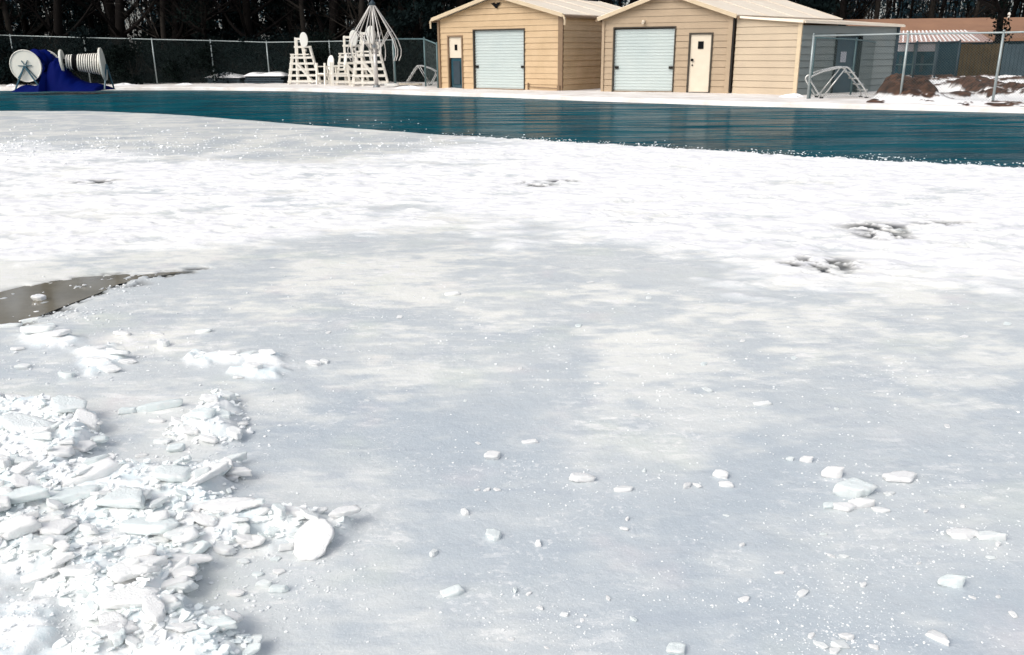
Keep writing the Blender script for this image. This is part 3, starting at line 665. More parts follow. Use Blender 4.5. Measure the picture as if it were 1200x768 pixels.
mb.build('snow_ribs', M['snow'], porch)
for px in (1047, 1097, 1120):
    p = at_dist(px, 60, 41.0); MB().tube([Vector((p.x, p.y, 0)), Vector((p.x, p.y, zb))], .05).build('post', M['wood_blue'], porch)
# windows with pale blinds under the canopy
for (x0, x1, y0, y1, kind) in ((1047, 1071, 50.5, 95, 0), (1073, 1096, 50.5, 95, 0)):
    p = at_dist(x0, 60, 43.3); q_ = at_dist(x1, 60, 43.2); p.z = q_.z = 0; c_ = (p+q_)/2; ux = (q_-p).normalized(); wx = (q_-p).length; nx = Vector((ux.y, -ux.x, 0))
    zt_ = hz(c_, y0); zb_ = .15
    f_ = MB()
    for s in (-.5, .5): f_.box(c_+ux*(wx*s)+nx*.1+Zv*((zt_+zb_)/2), (.07, .08, zt_-zb_), (ux, nx, Zv))
    for z in (zt_, zb_, zb_+.55): f_.box(c_+nx*.1+Zv*z, (wx, .075, .06), (ux, nx, Zv))
    f_ = f_.build('window', M['galv_dull'], house)
    MB().box(c_+nx*.06+Zv*((zt_+zb_)/2), (wx-.06, .03, zt_-zb_-.06), (ux, nx, Zv)).build('pane', M['glass'], f_)
    MB().box(c_+nx*.085+Zv*(zt_-.21), (wx-.1, .015, .36), (ux, nx, Zv)).build('blind', M['blind'], f_)
    MB().box(c_+ux*(-.12)+nx*.085+Zv*(zt_-.95), (.14, .015, .75), (ux, nx, Zv)).build('curtain', M['wood_blue'], f_)
vp = at_dist(1182, 21, 46.5); MB().tube([vp-Zv*.55, vp+Zv*.18], .05).tube([vp+Zv*.15, vp+Zv*.27], [.09, .03]).build('vent_pipe', M['white'], house)
# ------------------------------------------------------------------ dirt mound with snow
nx_, ny_ = 220, 260
c0, c1, c2, c3 = G(1008, 121.5), G(1340, 131), G(1290, 98), G(1046, 99)
mv = []; 
for j in range(ny_):
    for i in range(nx_):
        a = lerp(c0, c1, i/(nx_-1)); b_ = lerp(c3, c2, i/(nx_-1)); p = lerp(a, b_, j/(ny_-1)); mv.append((p.x, p.y))
mv = np.array(mv); ii = np.tile(np.linspace(0, 1, nx_), ny_); jj = np.repeat(np.linspace(0, 1, ny_), nx_)
MX, MY = mv[:, 0], mv[:, 1]
hm = np.zeros(len(mv))
def blob(px, py, ax, ay, hh, z=0):
    c_ = G(px, py); ex = (G(px+ax, py)-c_).length; return hh*np.exp(-(((MX-c_.x)/ex)**2+((MY-c_.y)/(ay))**2))
edge = sm(0, .05, ii)*sm(1, .95, ii)*sm(0, .06, jj)*sm(1, .9, jj)
dirt = np.zeros(len(mv))
for (px, py, ax, ay, hh) in ((1051, 114, 17, 1.5, .62), (1040, 116, 16, .9, .35), (1062, 118, 9, .8, .18), (1085, 117.5, 13, .7, .26), (1135, 111, 11, 1.6, .40), (1122, 117, 14, .6, .20), (1160, 118, 10, .6, .28), (1182, 113, 7, 1.6, .30), (1150, 106, 12, 1.5, .25), (1230, 118, 24, 1.5, .4)):
    k = blob(px, py, ax, ay, hh); hm += k; dirt = np.maximum(dirt, k/hh)
hm += sm(.35, .9, jj)*.30
nzf = fbm(MX*2.2, MY*2.2, 5, 101, .6)
nz2 = fbm(MX*1.7, MY*1.1, 5, 111, .6); dirtm = sm(.50, .56, dirt*.8+(nz2-.5)*1.6+.19) 
dirtm = np.maximum(dirtm, sm(.585, .62, fbm(MX*1.3, MY*.9, 5, 107, .6)+.10*sm(.5, .9, jj)))
hm = (hm*(.7+.6*fbm(MX*2.2, MY*2.2, 3, 101))+.04*fbm(MX*5, MY*5, 2, 103))*edge + dirtm*.08*fbm(MX*3, MY*3, 2, 105)*edge - .03*(1-edge)
nm = np.arange(nx_*ny_).reshape(ny_, nx_); mf = np.stack([nm[:-1, :-1], nm[:-1, 1:], nm[1:, 1:], nm[1:, :-1]], -1).reshape(-1, 4)
m = bpy.data.materials.new('dirt and snow'); m.use_nodes = True; t = m.node_tree; b = t.nodes['Principled BSDF']; L = t.links.new
at1 = N('ShaderNodeAttribute', attribute_name='cover'); s1 = N('ShaderNodeSeparateColor'); L(at1.outputs['Color'], s1.inputs[0]); tc = N('ShaderNodeTexCoord')
L(mixc(s1.outputs[0], (.88, .87, .86), mixc(ramp(noise_(5, 5, .65, tc.outputs['Object']), .35, .65), (.022, .011, .006), (.105, .048, .026))), b.inputs['Base Color']); b.inputs['Roughness'].default_value = .9
mound = big_mesh('dirt_mound', np.stack([MX, MY, hm+.02], -1), mf, m); setcol(mound, 'cover', dirtm, dirtm, dirtm)
tag(mound, 'brown dirt heaps patched with snow beside the shade-toned wing', None, None, 'structure')
# ------------------------------------------------------------------ white guard chairs
def tall_chair():
    t_ = thing('lifeguard_chair', (0, 0, 0), '', 'lifeguard chair', 'white lifeguard chairs crowded by the fence')
    hw = .34
    for y in (-hw, hw):
        for p, q in (((-.72, y, 0), (-.46, y, 1.34)), ((-.30, y, 0), (-.24, y, 2.12)), ((.24, y, 0), (.02, y, 1.95)), ((.76, y, 0), (.38, y, 1.72))):
            MB().beam(p, q, .085, .085).build('leg', M['white'], t_, bevel=.008)
    def xl(z): return -.72+.26*z/1.34
    def xr(z): return .76-.38*z/1.72
    for k in range(5):
        z = .14+k*.27; MB().box((xl(z), 0, z), (.13, 2*hw+.14, .05)).build('step', M['white'], t_, bevel=.006)
        for y in (-hw-.05, hw+.05):
            MB().box(((xl(z)+xr(z))/2, y, z), (xr(z)-xl(z), .035, .095)).build('side_slat', M['white'], t_)
    MB().box((-.1, 0, 1.36), (.86, 2*hw+.12, .06)).build('seat', M['white'], t_, bevel=.01)
    mb = MB()
    for z in (1.55, 1.74): mb.box((.18, 0, z), (.04, 2*hw+.05, .12))
    mb.build('backrest', M['white'], t_)
    for y in (-hw-.05, hw+.05):
        MB().box((.05, y, 1.70), (.75, .05, .09)).build('armrest', M['white'], t_)
        MB().box((-.04, y, 2.06), (.46, .045, .09)).build('armrest', M['white'], t_)
        MB().beam((-.28, y-.02, 1.0), (.42, y-.02, .08), .03, .09).build('brace', M['white'], t_)
    mb = MB(); pts = []
    for k in range(20):
        a = 2*math.pi*k/20; pts.append(Vector((.16+.19*math.cos(a), -hw-.16, 2.02+.34*math.sin(a))))
    mb.prism(pts, (0, .07, 0)); mb.build('rescue_board', M['white_ring'], t_, bevel=.015)
    return t_
def place(o, px, py, rz, label, sc=1.0):
    p = G(px, py); o.location = p; o.rotation_euler = (0, 0, rz); o['label'] = label; o.scale = (sc,)*3; return o
c1_ = tall_chair(); c2_ = copy_tree(c1_); c3_ = copy_tree(c1_)
place(c1_, 357, 98.8, R(8), 'tall white lifeguard chair at the left end of the group', 1.0)
place(c2_, 413, 99.4, R(12), 'tall white lifeguard chair in the middle, left of the bare umbrella pole', 1.02)
place(c3_, 434, 100.8, R(6), 'tall white lifeguard chair directly behind the bare umbrella pole', 1.08)
def low_chair():
    t_ = thing('guard_chair', (0, 0, 0), '', 'chair', 'low white chairs between the tall guard chairs'); hw = .3
    for y in (-hw, hw):
        for p, q in (((-.38, y, 0), (-.32, y, .98)), ((.36, y, 0), (.30, y, .80))):
            MB().beam(p, q, .08, .08).build('leg', M['white'], t_)
        MB().box((0, y, .82), (.74, .09, .05)).build('armrest', M['white'], t_)
        MB().box((0, y, .16), (.72, .04, .09)).build('side_slat', M['white'], t_)
        MB().box((0, y, .42), (.70, .04, .07)).build('side_slat', M['white'], t_)
    MB().box((0, 0, .5), (.68, .6, .06)).build('seat', M['white'], t_)
    mb = MB(); pts = []
    for k in range(20):
        a = 2*math.pi*k/20; pts.append(Vector((.24+.05*math.sin(a), .22*math.cos(a), .98+.34*math.sin(a))))
    mb.prism(pts, (.06, 0, 0)); mb.build('backrest', M['white_ring'], t_, bevel=.01)
    return t_
l1 = low_chair(); l2 = copy_tree(l1)
place(l1, 384, 99.5, R(50), 'low white chair with a rounded back beside the leftmost tall chair', 1.0)
place(l2, 399, 100.6, R(20), 'low white chair pressed against the middle tall guard chair', 1.05)
# bare umbrella frame
ub = G(441.5, 102.8); H = hz(ub, 4.5); um = thing('umbrella_frame', ub, 'tall bare umbrella frame with curved hanging ribs and no canopy', 'umbrella')
MB().tube([ub, ub+Zv*H*.5], .085, 14).build('lower_pole', M['pipe'], um, True)
MB().tube([ub+Zv*H*.5, ub+Zv*H], .05, 12).build('pole', M['pipe'], um, True)
MB().tube([ub+Zv*(H*.485), ub+Zv*(H*.515)], .12, 14).build('collar', M['pipe_dark'], um)
MB().tube([ub, ub+Zv*.10], [.16, .13], 14).build('base', M['pipe_dark'], um)
MB().tube([ub+Zv*(H-.08), ub+Zv*(H+.02), ub+Zv*(H+.14)], [.13, .13, .03], 12).build('top_cap', M['navy'], um)
for k in range(10):
    a = 2*math.pi*(k+.08)/10; d = Vector((math.cos(a), math.sin(a), 0)); jit = random.uniform(.96, 1.04)
    prof_ = [(.06, H), (.42, H-.52), (.80, H-1.08), (1.02, H-1.45), (1.14, H-1.82), (1.12, H-2.06), (1.02, H-2.28)]
    pts = []
    for i in range(len(prof_)-1):
        for s in range(4): pts.append(ub+d*(lerp(prof_[i][0], prof_[i+1][0], s/4)*jit)+Zv*lerp(prof_[i][1], prof_[i+1][1], s/4))
    pts.append(ub+d*prof_[-1][0]*jit+Zv*prof_[-1][1])
    rb = MB().tube(pts, .022, 6).build('rib', M['pipe'], um, True)
    MB().tube([ub+d*.78*jit+Zv*(H-1.06), ub+d*.10+Zv*(H-1.95)], .015, 6).build('strut', M['pipe'], rb, True)
# ------------------------------------------------------------------ pool steps (bent pipe ladders)
def pool_steps(m_):
    t_ = thing('pool_steps', (0, 0, 0), '', 'pool steps', 'removable pool steps left on the deck')
    for y in (0, .55):
        pts = [(.42, y, .02), (0.02, y, .56), (.06, y, .66), (.38, y, .80), (.92, y, .92), (1.10, y, .92), (1.20, y, .84), (1.74, y, .22), (1.76, y, .02)]
        o_ = []
        P = [Vector(p) for p in pts]
        for i in range(len(P)-1):
            for s in range(5):
                k = s/5; p0 = P[max(i-1, 0)]; p1 = P[i]; p2 = P[i+1]; p3 = P[min(i+2, len(P)-1)]
                o_.append(.5*((2*p1)+(p2-p0)*k+(2*p0-5*p1+4*p2-p3)*k*k*.7+(3*p1-p0-3*p2+p3)*k**3*.7) if False else p1.lerp(p2, k))
        o_.append(P[-1])
        for _ in range(2): o_ = [o_[0]]+[(o_[i-1]+o_[i]*2+o_[i+1])/4 for i in range(1, len(o_)-1)]+[o_[-1]]
        MB().tube(o_, .026, 8).build('handrail', m_, t_, True)
        MB().tube([(.44, y, .03), (1.06, y, .90)], .022, 8).build('strut', m_, t_, True)
        for x in (.42, 1.76): MB().tube([(x, y, 0), (x, y, .05)], .06, 8).build('foot', M['trim_dark'], t_)
    for k in range(4):
        x = 1.26+k*.145; z = .76-k*.168; MB().box((x, .275, z), (.17, .53, .035)).build('tread', M['steel'], t_, bevel=.006)
    return t_
st = pool_steps(M['steel']); st2 = pool_steps(M['steel'])
p = G(946, 116.0); st.location = p; st.rotation_euler = (0, 0, R(-4)); st['label'] = 'bent pipe pool steps before the shade-toned wing wall'
p = G(513, 100.5); st2.location = p+Vector((.0, .3, 0)); st2.rotation_euler = (0, 0, R(176)); st2['label'] = 'bent pipe pool steps beside the left shed corner'
sc_ = .85; st2.scale = (sc_*.9, sc_, sc_*1.1)
# a flat white thing by the steps
def slab_board(px, py, ln, wd, rz, th, nm, lab, m_):
    p = G(px, py); t_ = thing(nm, p, lab, 'board'); c_, s_ = math.cos(rz), math.sin(rz); X_ = Vector((c_, s_, 0)); Y_ = Vector((-s_, c_, 0))
    pts = []
    for k in range(24):
        a = 2*math.pi*k/24; e = 3.2; cx_ = abs(math.cos(a))**(2/e)*math.copysign(1, math.cos(a)); sx_ = abs(math.sin(a))**(2/e)*math.copysign(1, math.sin(a)); pts.append(p+X_*(cx_*ln/2)+Y_*(sx_*wd/2)+Zv*.04)
    MB().prism(pts, Zv*th).build('board', m_, t_, bevel=.02); return t_
slab_board(459, 102.2, .62, .4, .1, .11, 'rescue_tube', 'small white padded float lying right of the umbrella pole', M['white_ring'])
slab_board(478, 100.8, 1.5, .5, -.55, .07, 'kick_board', 'long pale board lying on the snow under the pool steps', M['door_white'])
# ------------------------------------------------------------------ reels
def disc(mb, c_, ax, r, th=.05, n_=36):
    ax = ax.normalized(); mb.tube([c_-ax*th/2, c_+ax*th/2], r, n_); mb.tube([c_-ax*(th/2+.02), c_-ax*(th/2+.0)], [r*.97, r*1.0], n_, False); return mb
cA = at_dist(30.5, 77.5, 36.5); rA = .63
ax1 = Vector((-.03, 1, .0)).normalized()
reel = thing('cover_reel', Vector((cA.x, cA.y, 0)), 'pool cover reel with a large white end disc facing the pool', 'reel')
cB = cA+ax1*1.75
for c_ in (cA, cB):
    o_ = disc(MB(), c_, ax1, rA).build('end_disc', M['disc'], reel)
    if c_ is cA:
        sp_ = MB(); fn = -ax1*.065; hx = Vector((ax1.y, -ax1.x, 0))
        for (a, l_) in ((-52, .95), (-128, .95), (5, .42), (60, .40), (120, .38), (178, .45)):
            d = hx*math.cos(R(a))+Zv*math.sin(R(a)); sp_.beam(cA+fn, cA+fn+d*(rA*l_), .035, .03)
        sp_.tube([cA+fn*1.3, cA+fn*.5], .07, 12); sp_.build('spokes', M['teal'], o_)
        rm = MB(); ring = [cA+fn*.6+hx*(rA*.98*math.cos(a))+Zv*(rA*.98*math.sin(a)) for a in [2*math.pi*i/40 for i in range(41)]]; rm.tube(ring, .022, 6, False); rm.build('rim', M['white'], o_)
MB().tube([cA-ax1*.1, cB+ax1*.1], .06, 10).build('axle', M['galv'], reel)
for c_ in (cA-ax1*.14, cB+ax1*.14):
    hx = Vector((ax1.y, -ax1.x, 0)); mb = MB(); f = Vector((c_.x, c_.y, .03))
    mb.beam(c_, f+hx*.55, .05, .05).beam(c_, f-hx*.55, .05, .05).beam(f+hx*.62, f-hx*.62, .06, .06); mb.build('stand', M['teal'], reel)
# rolled blue cover on the reel
def roll(mb, a, b_, r, n_=48, seg=26, seed=0):
    ax = (b_-a); Ln = ax.length; ax /= Ln; X_ = Vector((ax.y, -ax.x, 0)).normalized(); Y_ = ax.cross(X_); vs_ = []
    for i in range(seg+1):
        for k in range(n_):
            th = 2*math.pi*k/n_; rr = r*(1+.08*math.sin(i*.55+k*.3+seed)+.05*math.sin(k*1.1+i*.9)-.25*abs(i/seg*2-1)**6); vs_.append(a+ax*(Ln*i/seg)+X_*(math.cos(th)*rr)+Y_*(math.sin(th)*rr))
    fs_ = [(i*n_+k, i*n_+(k+1) % n_, (i+1)*n_+(k+1) % n_, (i+1)*n_+k) for i in range(seg) for k in range(n_)]
    fs_ += [tuple(range(n_)), tuple(range(seg*n_, seg*n_+n_))]
    return mb.add(vs_, fs_)
cov = thing('pool_cover', Vector((cB.x, cB.y, 0)), 'royal blue pool cover heaped in folds between the two reels', 'pool cover')
roll(MB(), cA+ax1*.55, cB+ax1*.2, .60).build('rolled_cover', M['blue'], cov, True)
# heap of cover falling to the deck: a height field over the line of the reels
NXh, NYh = 110, 46; hv = []
pL = at_dist(8, 90, 36); pRr = at_dist(108, 90, 36.0)
for j in range(NYh):
    for i in range(NXh):
        s = i/(NXh-1); tq = j/(NYh-1)*2-1
        x = lerp(pL.x, pRr.x, s); px_ = 8+100*s
        crest = np.interp(px_, [8, 18, 30, 40, 47, 55, 62, 70, 78, 88, 100, 106, 108], [.05, .26, .22, .30, 1.05, 1.36, 1.10, .66, .42, .32, .26, .20, .02])
        prof_h = max(0, 1-abs(tq)**2.2)
        fold = .035*math.sin(px_*.33+tq*4)+.02*math.sin(px_*.9-tq*9)
        z = crest*prof_h*(1+fold)
        hv.append((x+.10*tq*math.sin(s*9), 36.6+tq*.95*(.6+.4*s)+(.4 if px_ > 44 else 0), z+.0))
hf = [(j*NXh+i, j*NXh+i+1, (j+1)*NXh+i+1, (j+1)*NXh+i) for j in range(NYh-1) for i in range(NXh-1)]
mesh_obj('draped_cover', hv, hf, M['blue'], cov, True)
# lane line reel
cC = at_dist(73.5, 72, 36.9); cD = at_dist(120.5, 75.5, 37.3)
ax2 = (cD-cC).normalized(); dax = (ax2+Vector((0.25, -.55, 0))).normalized()
lr = thing('lane_line_reel', Vector((cD.x, cD.y, 0)), 'reel wound with black and white lane floats, right of the blue cover', 'reel')
for c_, r__ in ((cC, .46), (cD, .66)):
    disc(MB(), c_, Vector((.97, .27, .05)).normalized(), r__, .06).build('end_disc', M['disc'], lr)
MB().tube([cC, cD], .10, 10).build('axle', M['black'], lr)
for k in range(15):
    t_ = .12+.8*k/14; c_ = lerp(cC, cD, t_); r__ = .28+.16*(k/14)
    disc(MB(), c_, ax2, r__, .03, 24).build('lane_float', M['white'] if (k > 4 or k < 3) else M['black'], lr)
for k in range(14):
    t_ = .148+.8*k/14; c_ = lerp(cC, cD, t_); r__ = .265+.16*(k/14)
    disc(MB(), c_, ax2, r__, .055, 24).build('lane_float', M['black'], lr)
for c_ in (cC, cD):
    f = Vector((c_.x, c_.y, .03)); mb = MB(); mb.beam(c_+Vector((.1, .1, 0)), f+Vector((.1, .5, 0)), .05, .05).beam(c_+Vector((.1, .1, 0)), f+Vector((.1, -.4, 0)), .05, .05); mb.build('stand', M['teal'], lr)
# ------------------------------------------------------------------ snow capped low piles
def capped(px0, px1, py, ytop, gap, label, seed):
    rn = random.Random(seed); a = G(px0, py); b_ = G(px1, py); t_ = thing('covered_pile', (a+b_)/2, label, 'pile', 'snow capped low piles by the fence')
    H_ = hz((a+b_)/2, ytop); Ln = (b_-a).length; u_ = (b_-a)/Ln; n_ = Vector((u_.y, -u_.x, 0)); c_ = (a+b_)/2-n_*.5
    mb = MB(); k = 0; z = .06
    while z < H_-.17:
        l_ = Ln*rn.uniform(.86, .97); mb.box(c_+u_*rn.uniform(-.05, .05)+n_*rn.uniform(-.04, .04)+Zv*z, (l_, .95, .055), (u_, n_, Zv)); z += .085
    for s in (-.4, 0, .4): mb.box(c_+u_*(Ln*s)+Zv*((H_-.15)/2), (.07, .85, H_-.16), (u_, n_, Zv))
    mb.build('stacked_panels', M['navy'], t_)
    NX2, NY2 = 60, 20; vv = []
    for j in range(NY2):
        for i in range(NX2):
            s = i/(NX2-1)*2-1; q = j/(NY2-1)*2-1
            e = (1-abs(s)**5)*(1-abs(q)**4); ridge = .6+.5*math.sin(s*3.1+seed)*.5+.18*math.sin(s*9+q*3+seed)
            vv.append(tuple(c_+u_*(s*Ln/2*1.01)+n_*(q*.56)+Zv*(H_-.135+e*.19*ridge-(1-e)*.06)))
    ff = [(j*NX2+i, j*NX2+i+1, (j+1)*NX2+i+1, (j+1)*NX2+i) for j in range(NY2-1) for i in range(NX2-1)]
    mesh_obj('snow_cap', vv, ff, M['snow'], t_, True)
capped(240.5, 283, 98.3, 86.5, 0, 'low dark pile under a thick snow cap, nearer the blue cover', 2)
capped(285, 333, 98.3, 84.5, 0, 'low dark pile under snow just left of the guard chairs', 5)
# snow lumps thrown up on the deck
def lump(px, py, wpx, hpx, label):
    p = G(px, py); r = wpx*p.y/F/2; hh = hpx*.6*p.y/F; vv = []; n1, n2 = 40, 12
    for j in range(n2+1):
        for i in range(n1):
            a = 2*math.pi*i/n1; q = j/n2; rr = r*q*(1+.18*math.sin(a*3+px)+.1*math.sin(a*7)); z = hh*(1-q*q)*(1+.3*math.sin(a*4+q*5+px))-.02
            vv.append((p.x+math.cos(a)*rr, p.y+math.sin(a)*rr*.7, z))
    ff = [(j*n1+i, j*n1+(i+1) % n1, (j+1)*n1+(i+1) % n1, (j+1)*n1+i) for j in range(n2) for i in range(n1)]
    o_ = mesh_obj('snow_heap', vv, ff, M['snow'], None, True); tag(o_, label, 'snow heap', 'snow heaps shovelled along the deck')
lump(80, 101.2, 24, 6, 'small snow heap right before the blue pool cover'); lump(14, 101.4, 14, 4, 'low snow heap below the large white reel disc')
lump(480, 104, 40, 5, 'low snow heap beneath the pool steps by the left shed'); lump(218, 100.2, 26, 4, 'low snow heap on the bare deck left of the capped piles'); lump(146, 100.2, 30, 4, 'low snow heap right of the lane line reel')
lump(930, 114.6, 34, 7, 'snow heap drifted against the cream corner of the shed wing')
# ------------------------------------------------------------------ trees
def limb(mb, p, d, ln, r, depth, tips, up=.12, n=6, rn=random):
    pts = [p]; rr = [r]; k = max(3, int(ln/.5)); k = min(k, 9)
    for i in range(k):
        d = (d+Vector((rn.uniform(-.16, .16), rn.uniform(-.16, .16), rn.uniform(-.06, .12)+up*.3))).normalized()
        p = p+d*(ln/k); pts.append(p); rr.append(r*(1-.65*(i+1)/k))
    mb.tube(pts, rr, n, False); tips.append((p, d))
    if depth > 0:
        for i in range(rn.choice((3, 4, 5))):
            j = rn.randint(max(1, k//3), k); q = pts[j]; a = rn.uniform(0, 2*math.pi)
            nd_ = (d*.6+Vector((math.cos(a), math.sin(a), rn.uniform(-.1, .5)))*.75).normalized()
            limb(mb, q, nd_, ln*rn.uniform(.4, .6), rr[j]*.55, depth-1, tips, up, max(3, n-1), rn)
def leaves(C, S, N_, size, seed, flat=.5):
    """N_ small faces scattered through ellipsoids C (k,3) with radii S (k,3)"""
    g_ = np.random.default_rng(seed); k = g_.integers(0, len(C), N_)
    d = g_.normal(size=(N_, 3)); d /= np.linalg.norm(d, axis=1)[:, None]; rad = g_.random(N_)**.45
    P = C[k]+d*S[k]*rad[:, None]
    a = g_.normal(size=(N_, 3)); a /= np.linalg.norm(a, axis=1)[:, None]; b_ = np.cross(a, g_.normal(size=(N_, 3))); b_ /= np.linalg.norm(b_, axis=1)[:, None]
    s = size*g_.uniform(.5, 1.4, N_)[:, None]
    V = np.stack([P-a*s, P+b_*s*flat, P+a*s, P-b_*s*flat], 1).reshape(-1, 3)
    return V, np.arange(N_*4).reshape(-1, 4)
def bare_tree(seed, Ht, r, ivy, pale=False):
    rn = random.Random(seed); t_ = thing('bare_tree', (0, 0, 0), '', 'tree', 'trees in the wood behind the fence')
    lean = Vector((rn.uniform(-.1, .1), rn.uniform(-.1, .1), 1)).normalized(); pts = [Vector((0, 0, -.4))]; rr = [r*1.25]; p = Vector((0, 0, 0)); k = 14
    for i in range(k):
        p = p+(lean+Vector((rn.uniform(-.06, .06), rn.uniform(-.06, .06), 0)))*(Ht/k); pts.append(p.copy()); rr.append(r*(1-.8*(i+1)/k))
    m_ = M['bark_pale'] if pale else M['bark']
    MB().tube(pts, rr, 9, False).build('trunk', m_, t_, True)
    mb = MB(); tips = []
    for i in range(20):
        j = rn.randint(2, k); a = rn.uniform(0, 2*math.pi)
        limb(mb, pts[j], Vector((math.cos(a), math.sin(a), rn.uniform(.1, .8))).normalized(), rn.uniform(1.5, Ht*.28), rr[j]*.45+.015, 2, tips, .1, 5, rn)
    for (q, d) in tips:
        for _ in range(3):
            e = (d+Vector((rn.uniform(-.9, .9), rn.uniform(-.9, .9), rn.uniform(-.5, .6)))).normalized(); mb.tube([q, q+e*rn.uniform(.3, .9)], [.010, .004], 3, False)
    mb.build('branches', m_, t_)
    if ivy:
        C = np.array([pts[i] for i in range(1, ivy)]+[tuple(q) for q, d in rn.sample(tips, min(14, len(tips)))]); S = np.array([[r*2.2+.2, r*2.2+.2, .8]]*(len(C)-14 if len(tips) >= 14 else ivy-1)+[[.7, .7, .5]]*min(14, len(tips)))
        V, F_ = leaves(C, S, 2600, .085, seed); mesh_obj('ivy', V, F_, M['leaf'], t_)
    return t_
def evergreen(seed, Ht, wd, m_):
    rn = random.Random(seed); t_ = thing('evergreen_tree', (0, 0, 0), '', 'tree', 'trees in the wood behind the fence')
    MB().tube([(0, 0, -.4), (0, 0, Ht*.5), (.1, 0, Ht*.95)], [.2, .13, .03], 8).build('trunk', M['bark'], t_, True)
    C = []; S = []
    for i in range(46):
        z = Ht*(.06+.9*(i/45)); a = rn.uniform(0, 6.28); q = wd*(1-.8*(z/Ht)**1.3)*rn.uniform(.3, .8); C.append((math.cos(a)*q, math.sin(a)*q, z)); k = rn.uniform(.5, 1.1)*(1.1-.6*z/Ht); S.append((k*1.1, k*1.1, k*.6))
    V, F_ = leaves(np.array(C), np.array(S), 7000, .13, seed); mesh_obj('crown', V, F_, m_, t_); return t_
def shrub(seed, w_, h_, m_):
    rn = random.Random(seed); t_ = thing('shrub', (0, 0, 0), '', 'shrub', 'shrubs growing behind the fence')
    mb = MB(); tips = []
    for i in range(7):
        a = rn.uniform(0, 6.28); limb(mb, Vector((0, 0, -.2)), Vector((math.cos(a)*.5, math.sin(a)*.5, 1)).normalized(), h_*rn.uniform(.6, .95), .03, 1, tips, .1, 4, rn)
    mb.build('stems', M['bark_pale'], t_)
    C = [(rn.uniform(-w_, w_), rn.uniform(-w_, w_)*.6, rn.uniform(.1, 1)*h_*.8) for _ in range(24)]; S = [(rn.uniform(.3, .7), rn.uniform(.3, .7), rn.uniform(.25, .5)) for _ in C]
    V, F_ = leaves(np.array(C), np.array(S), 3800, .075, seed); mesh_obj('foliage', V, F_, m_, t_); return t_
protoT = [bare_tree(1, 15, .22, 9), bare_tree(2, 17, .28, 0), bare_tree(3, 13, .15, 7), bare_tree(4, 16, .18, 0, True), bare_tree(5, 18, .33, 10)]
protoE = [evergreen(11, 11, 2.6, M['leaf2']), evergreen(12, 9, 2.2, M['leaf2']), evergreen(13, 12, 3.0, M['leaf_haze'])]
protoS = [shrub(21, 1.5, 2.2, M['leaf']), shrub(22, 1.7, 1.8, M['leaf2']), shrub(23, 1.3, 2.6, M['leaf2'])]
used = set()
TL = {'bare': 'bare dark tree in the wood behind the left chain link fence', 'bareR': 'bare dark tree rising behind the sheds and the low house',
      'ever': 'dense dark evergreen tree in the wood behind the left chain link fence', 'everR': 'evergreen tree rising beyond the sheds and the low house',
      'sh': 'dark leafy shrub growing right behind the left chain link fence', 'shR': 'dark shrub growing between the sheds and the low house'}
def plant(o, x, y, rz, sc, label, group):
    c_ = o if o.name not in used else copy_tree(o)
    used.add(o.name); c_.location = (x, y, ground_z(x, y)); c_.rotation_euler = (0, 0, rz); c_.scale = (sc, sc, sc*random.uniform(.92, 1.1)); c_['label'] = label; c_['group'] = group; return c_
rt = random.Random(5)
# behind the left fence, nearer trees, then deeper rows
def fence_y(x):
    px = 600+1000*x/39
    return 40.5 if px < 560 else 44
for i in range(21):
    x = -31+i*1.55+rt.uniform(-.5, .5); px = 600+1000*x/46
    if px < 560: plant(protoT[rt.choice((0, 1, 2, 3, 4))], x, 45+rt.uniform(0, 5), rt.uniform(0, 6.28), rt.uniform(.85, 1.15), TL['bare'], 'bare trees behind the left fence')
for i in range(17):
    x = -34+i*2.15+rt.uniform(-.6, .6); plant(protoE[rt.choice((0, 1))], x, 50+rt.uniform(0, 8), rt.uniform(0, 6.28), rt.uniform(.85, 1.25), TL['ever'] if x < 1 else TL['everR'], 'evergreens behind the left fence' if x < 1 else 'evergreens beyond the sheds')
for i in range(17):
    x = -28+i*1.75+rt.uniform(-.4, .4)
    if x < 1: plant(protoS[rt.choice((0, 1, 2))], x, 44.6+rt.uniform(0, 1.2), rt.uniform(0, 6.28), rt.uniform(.9, 1.2), TL['sh'], 'shrubs behind the left fence')
for i in range(8):      # behind sheds
    x = 0+i*3.2+rt.uniform(-1, 1); plant(protoT[rt.choice((0, 1, 3, 4))], x, 52+rt.uniform(0, 6), rt.uniform(0, 6.28), rt.uniform(.9, 1.2), TL['bareR'], 'bare trees beyond the sheds and house')
for i in range(13):      # beyond the house
    x = 15+i*2.6+rt.uniform(-1, 1); plant(protoT[rt.choice((1, 3, 3, 2))], x, 60+rt.uniform(0, 12), rt.uniform(0, 6.28), rt.uniform(.9, 1.2), TL['bareR'], 'bare trees beyond the sheds and house')
for i in range(9):
    x = 16+i*4.4+rt.uniform(-1, 1); plant(protoE[2], x, 68+rt.uniform(0, 8), rt.uniform(0, 6.28), rt.uniform(.55, .8), TL['everR'], 'evergreens beyond the sheds')
for (px, yy, sc) in ((935, 47, .9), (955, 48, .8), (490, 45, 1)):
    p = at_dist(px, 80, yy); plant(protoE[1], p.x, yy, rt.uniform(0, 6), sc, 'dark evergreen tree showing above the sheds', 'evergreens just behind the sheds')
p = at_dist(1164, 80, 38.6); tr = plant(protoT[2], p.x, 38.6, 1.0, 1.0, 'thick dark tree trunk standing between plank fence and brown roof', 'single trees'); 
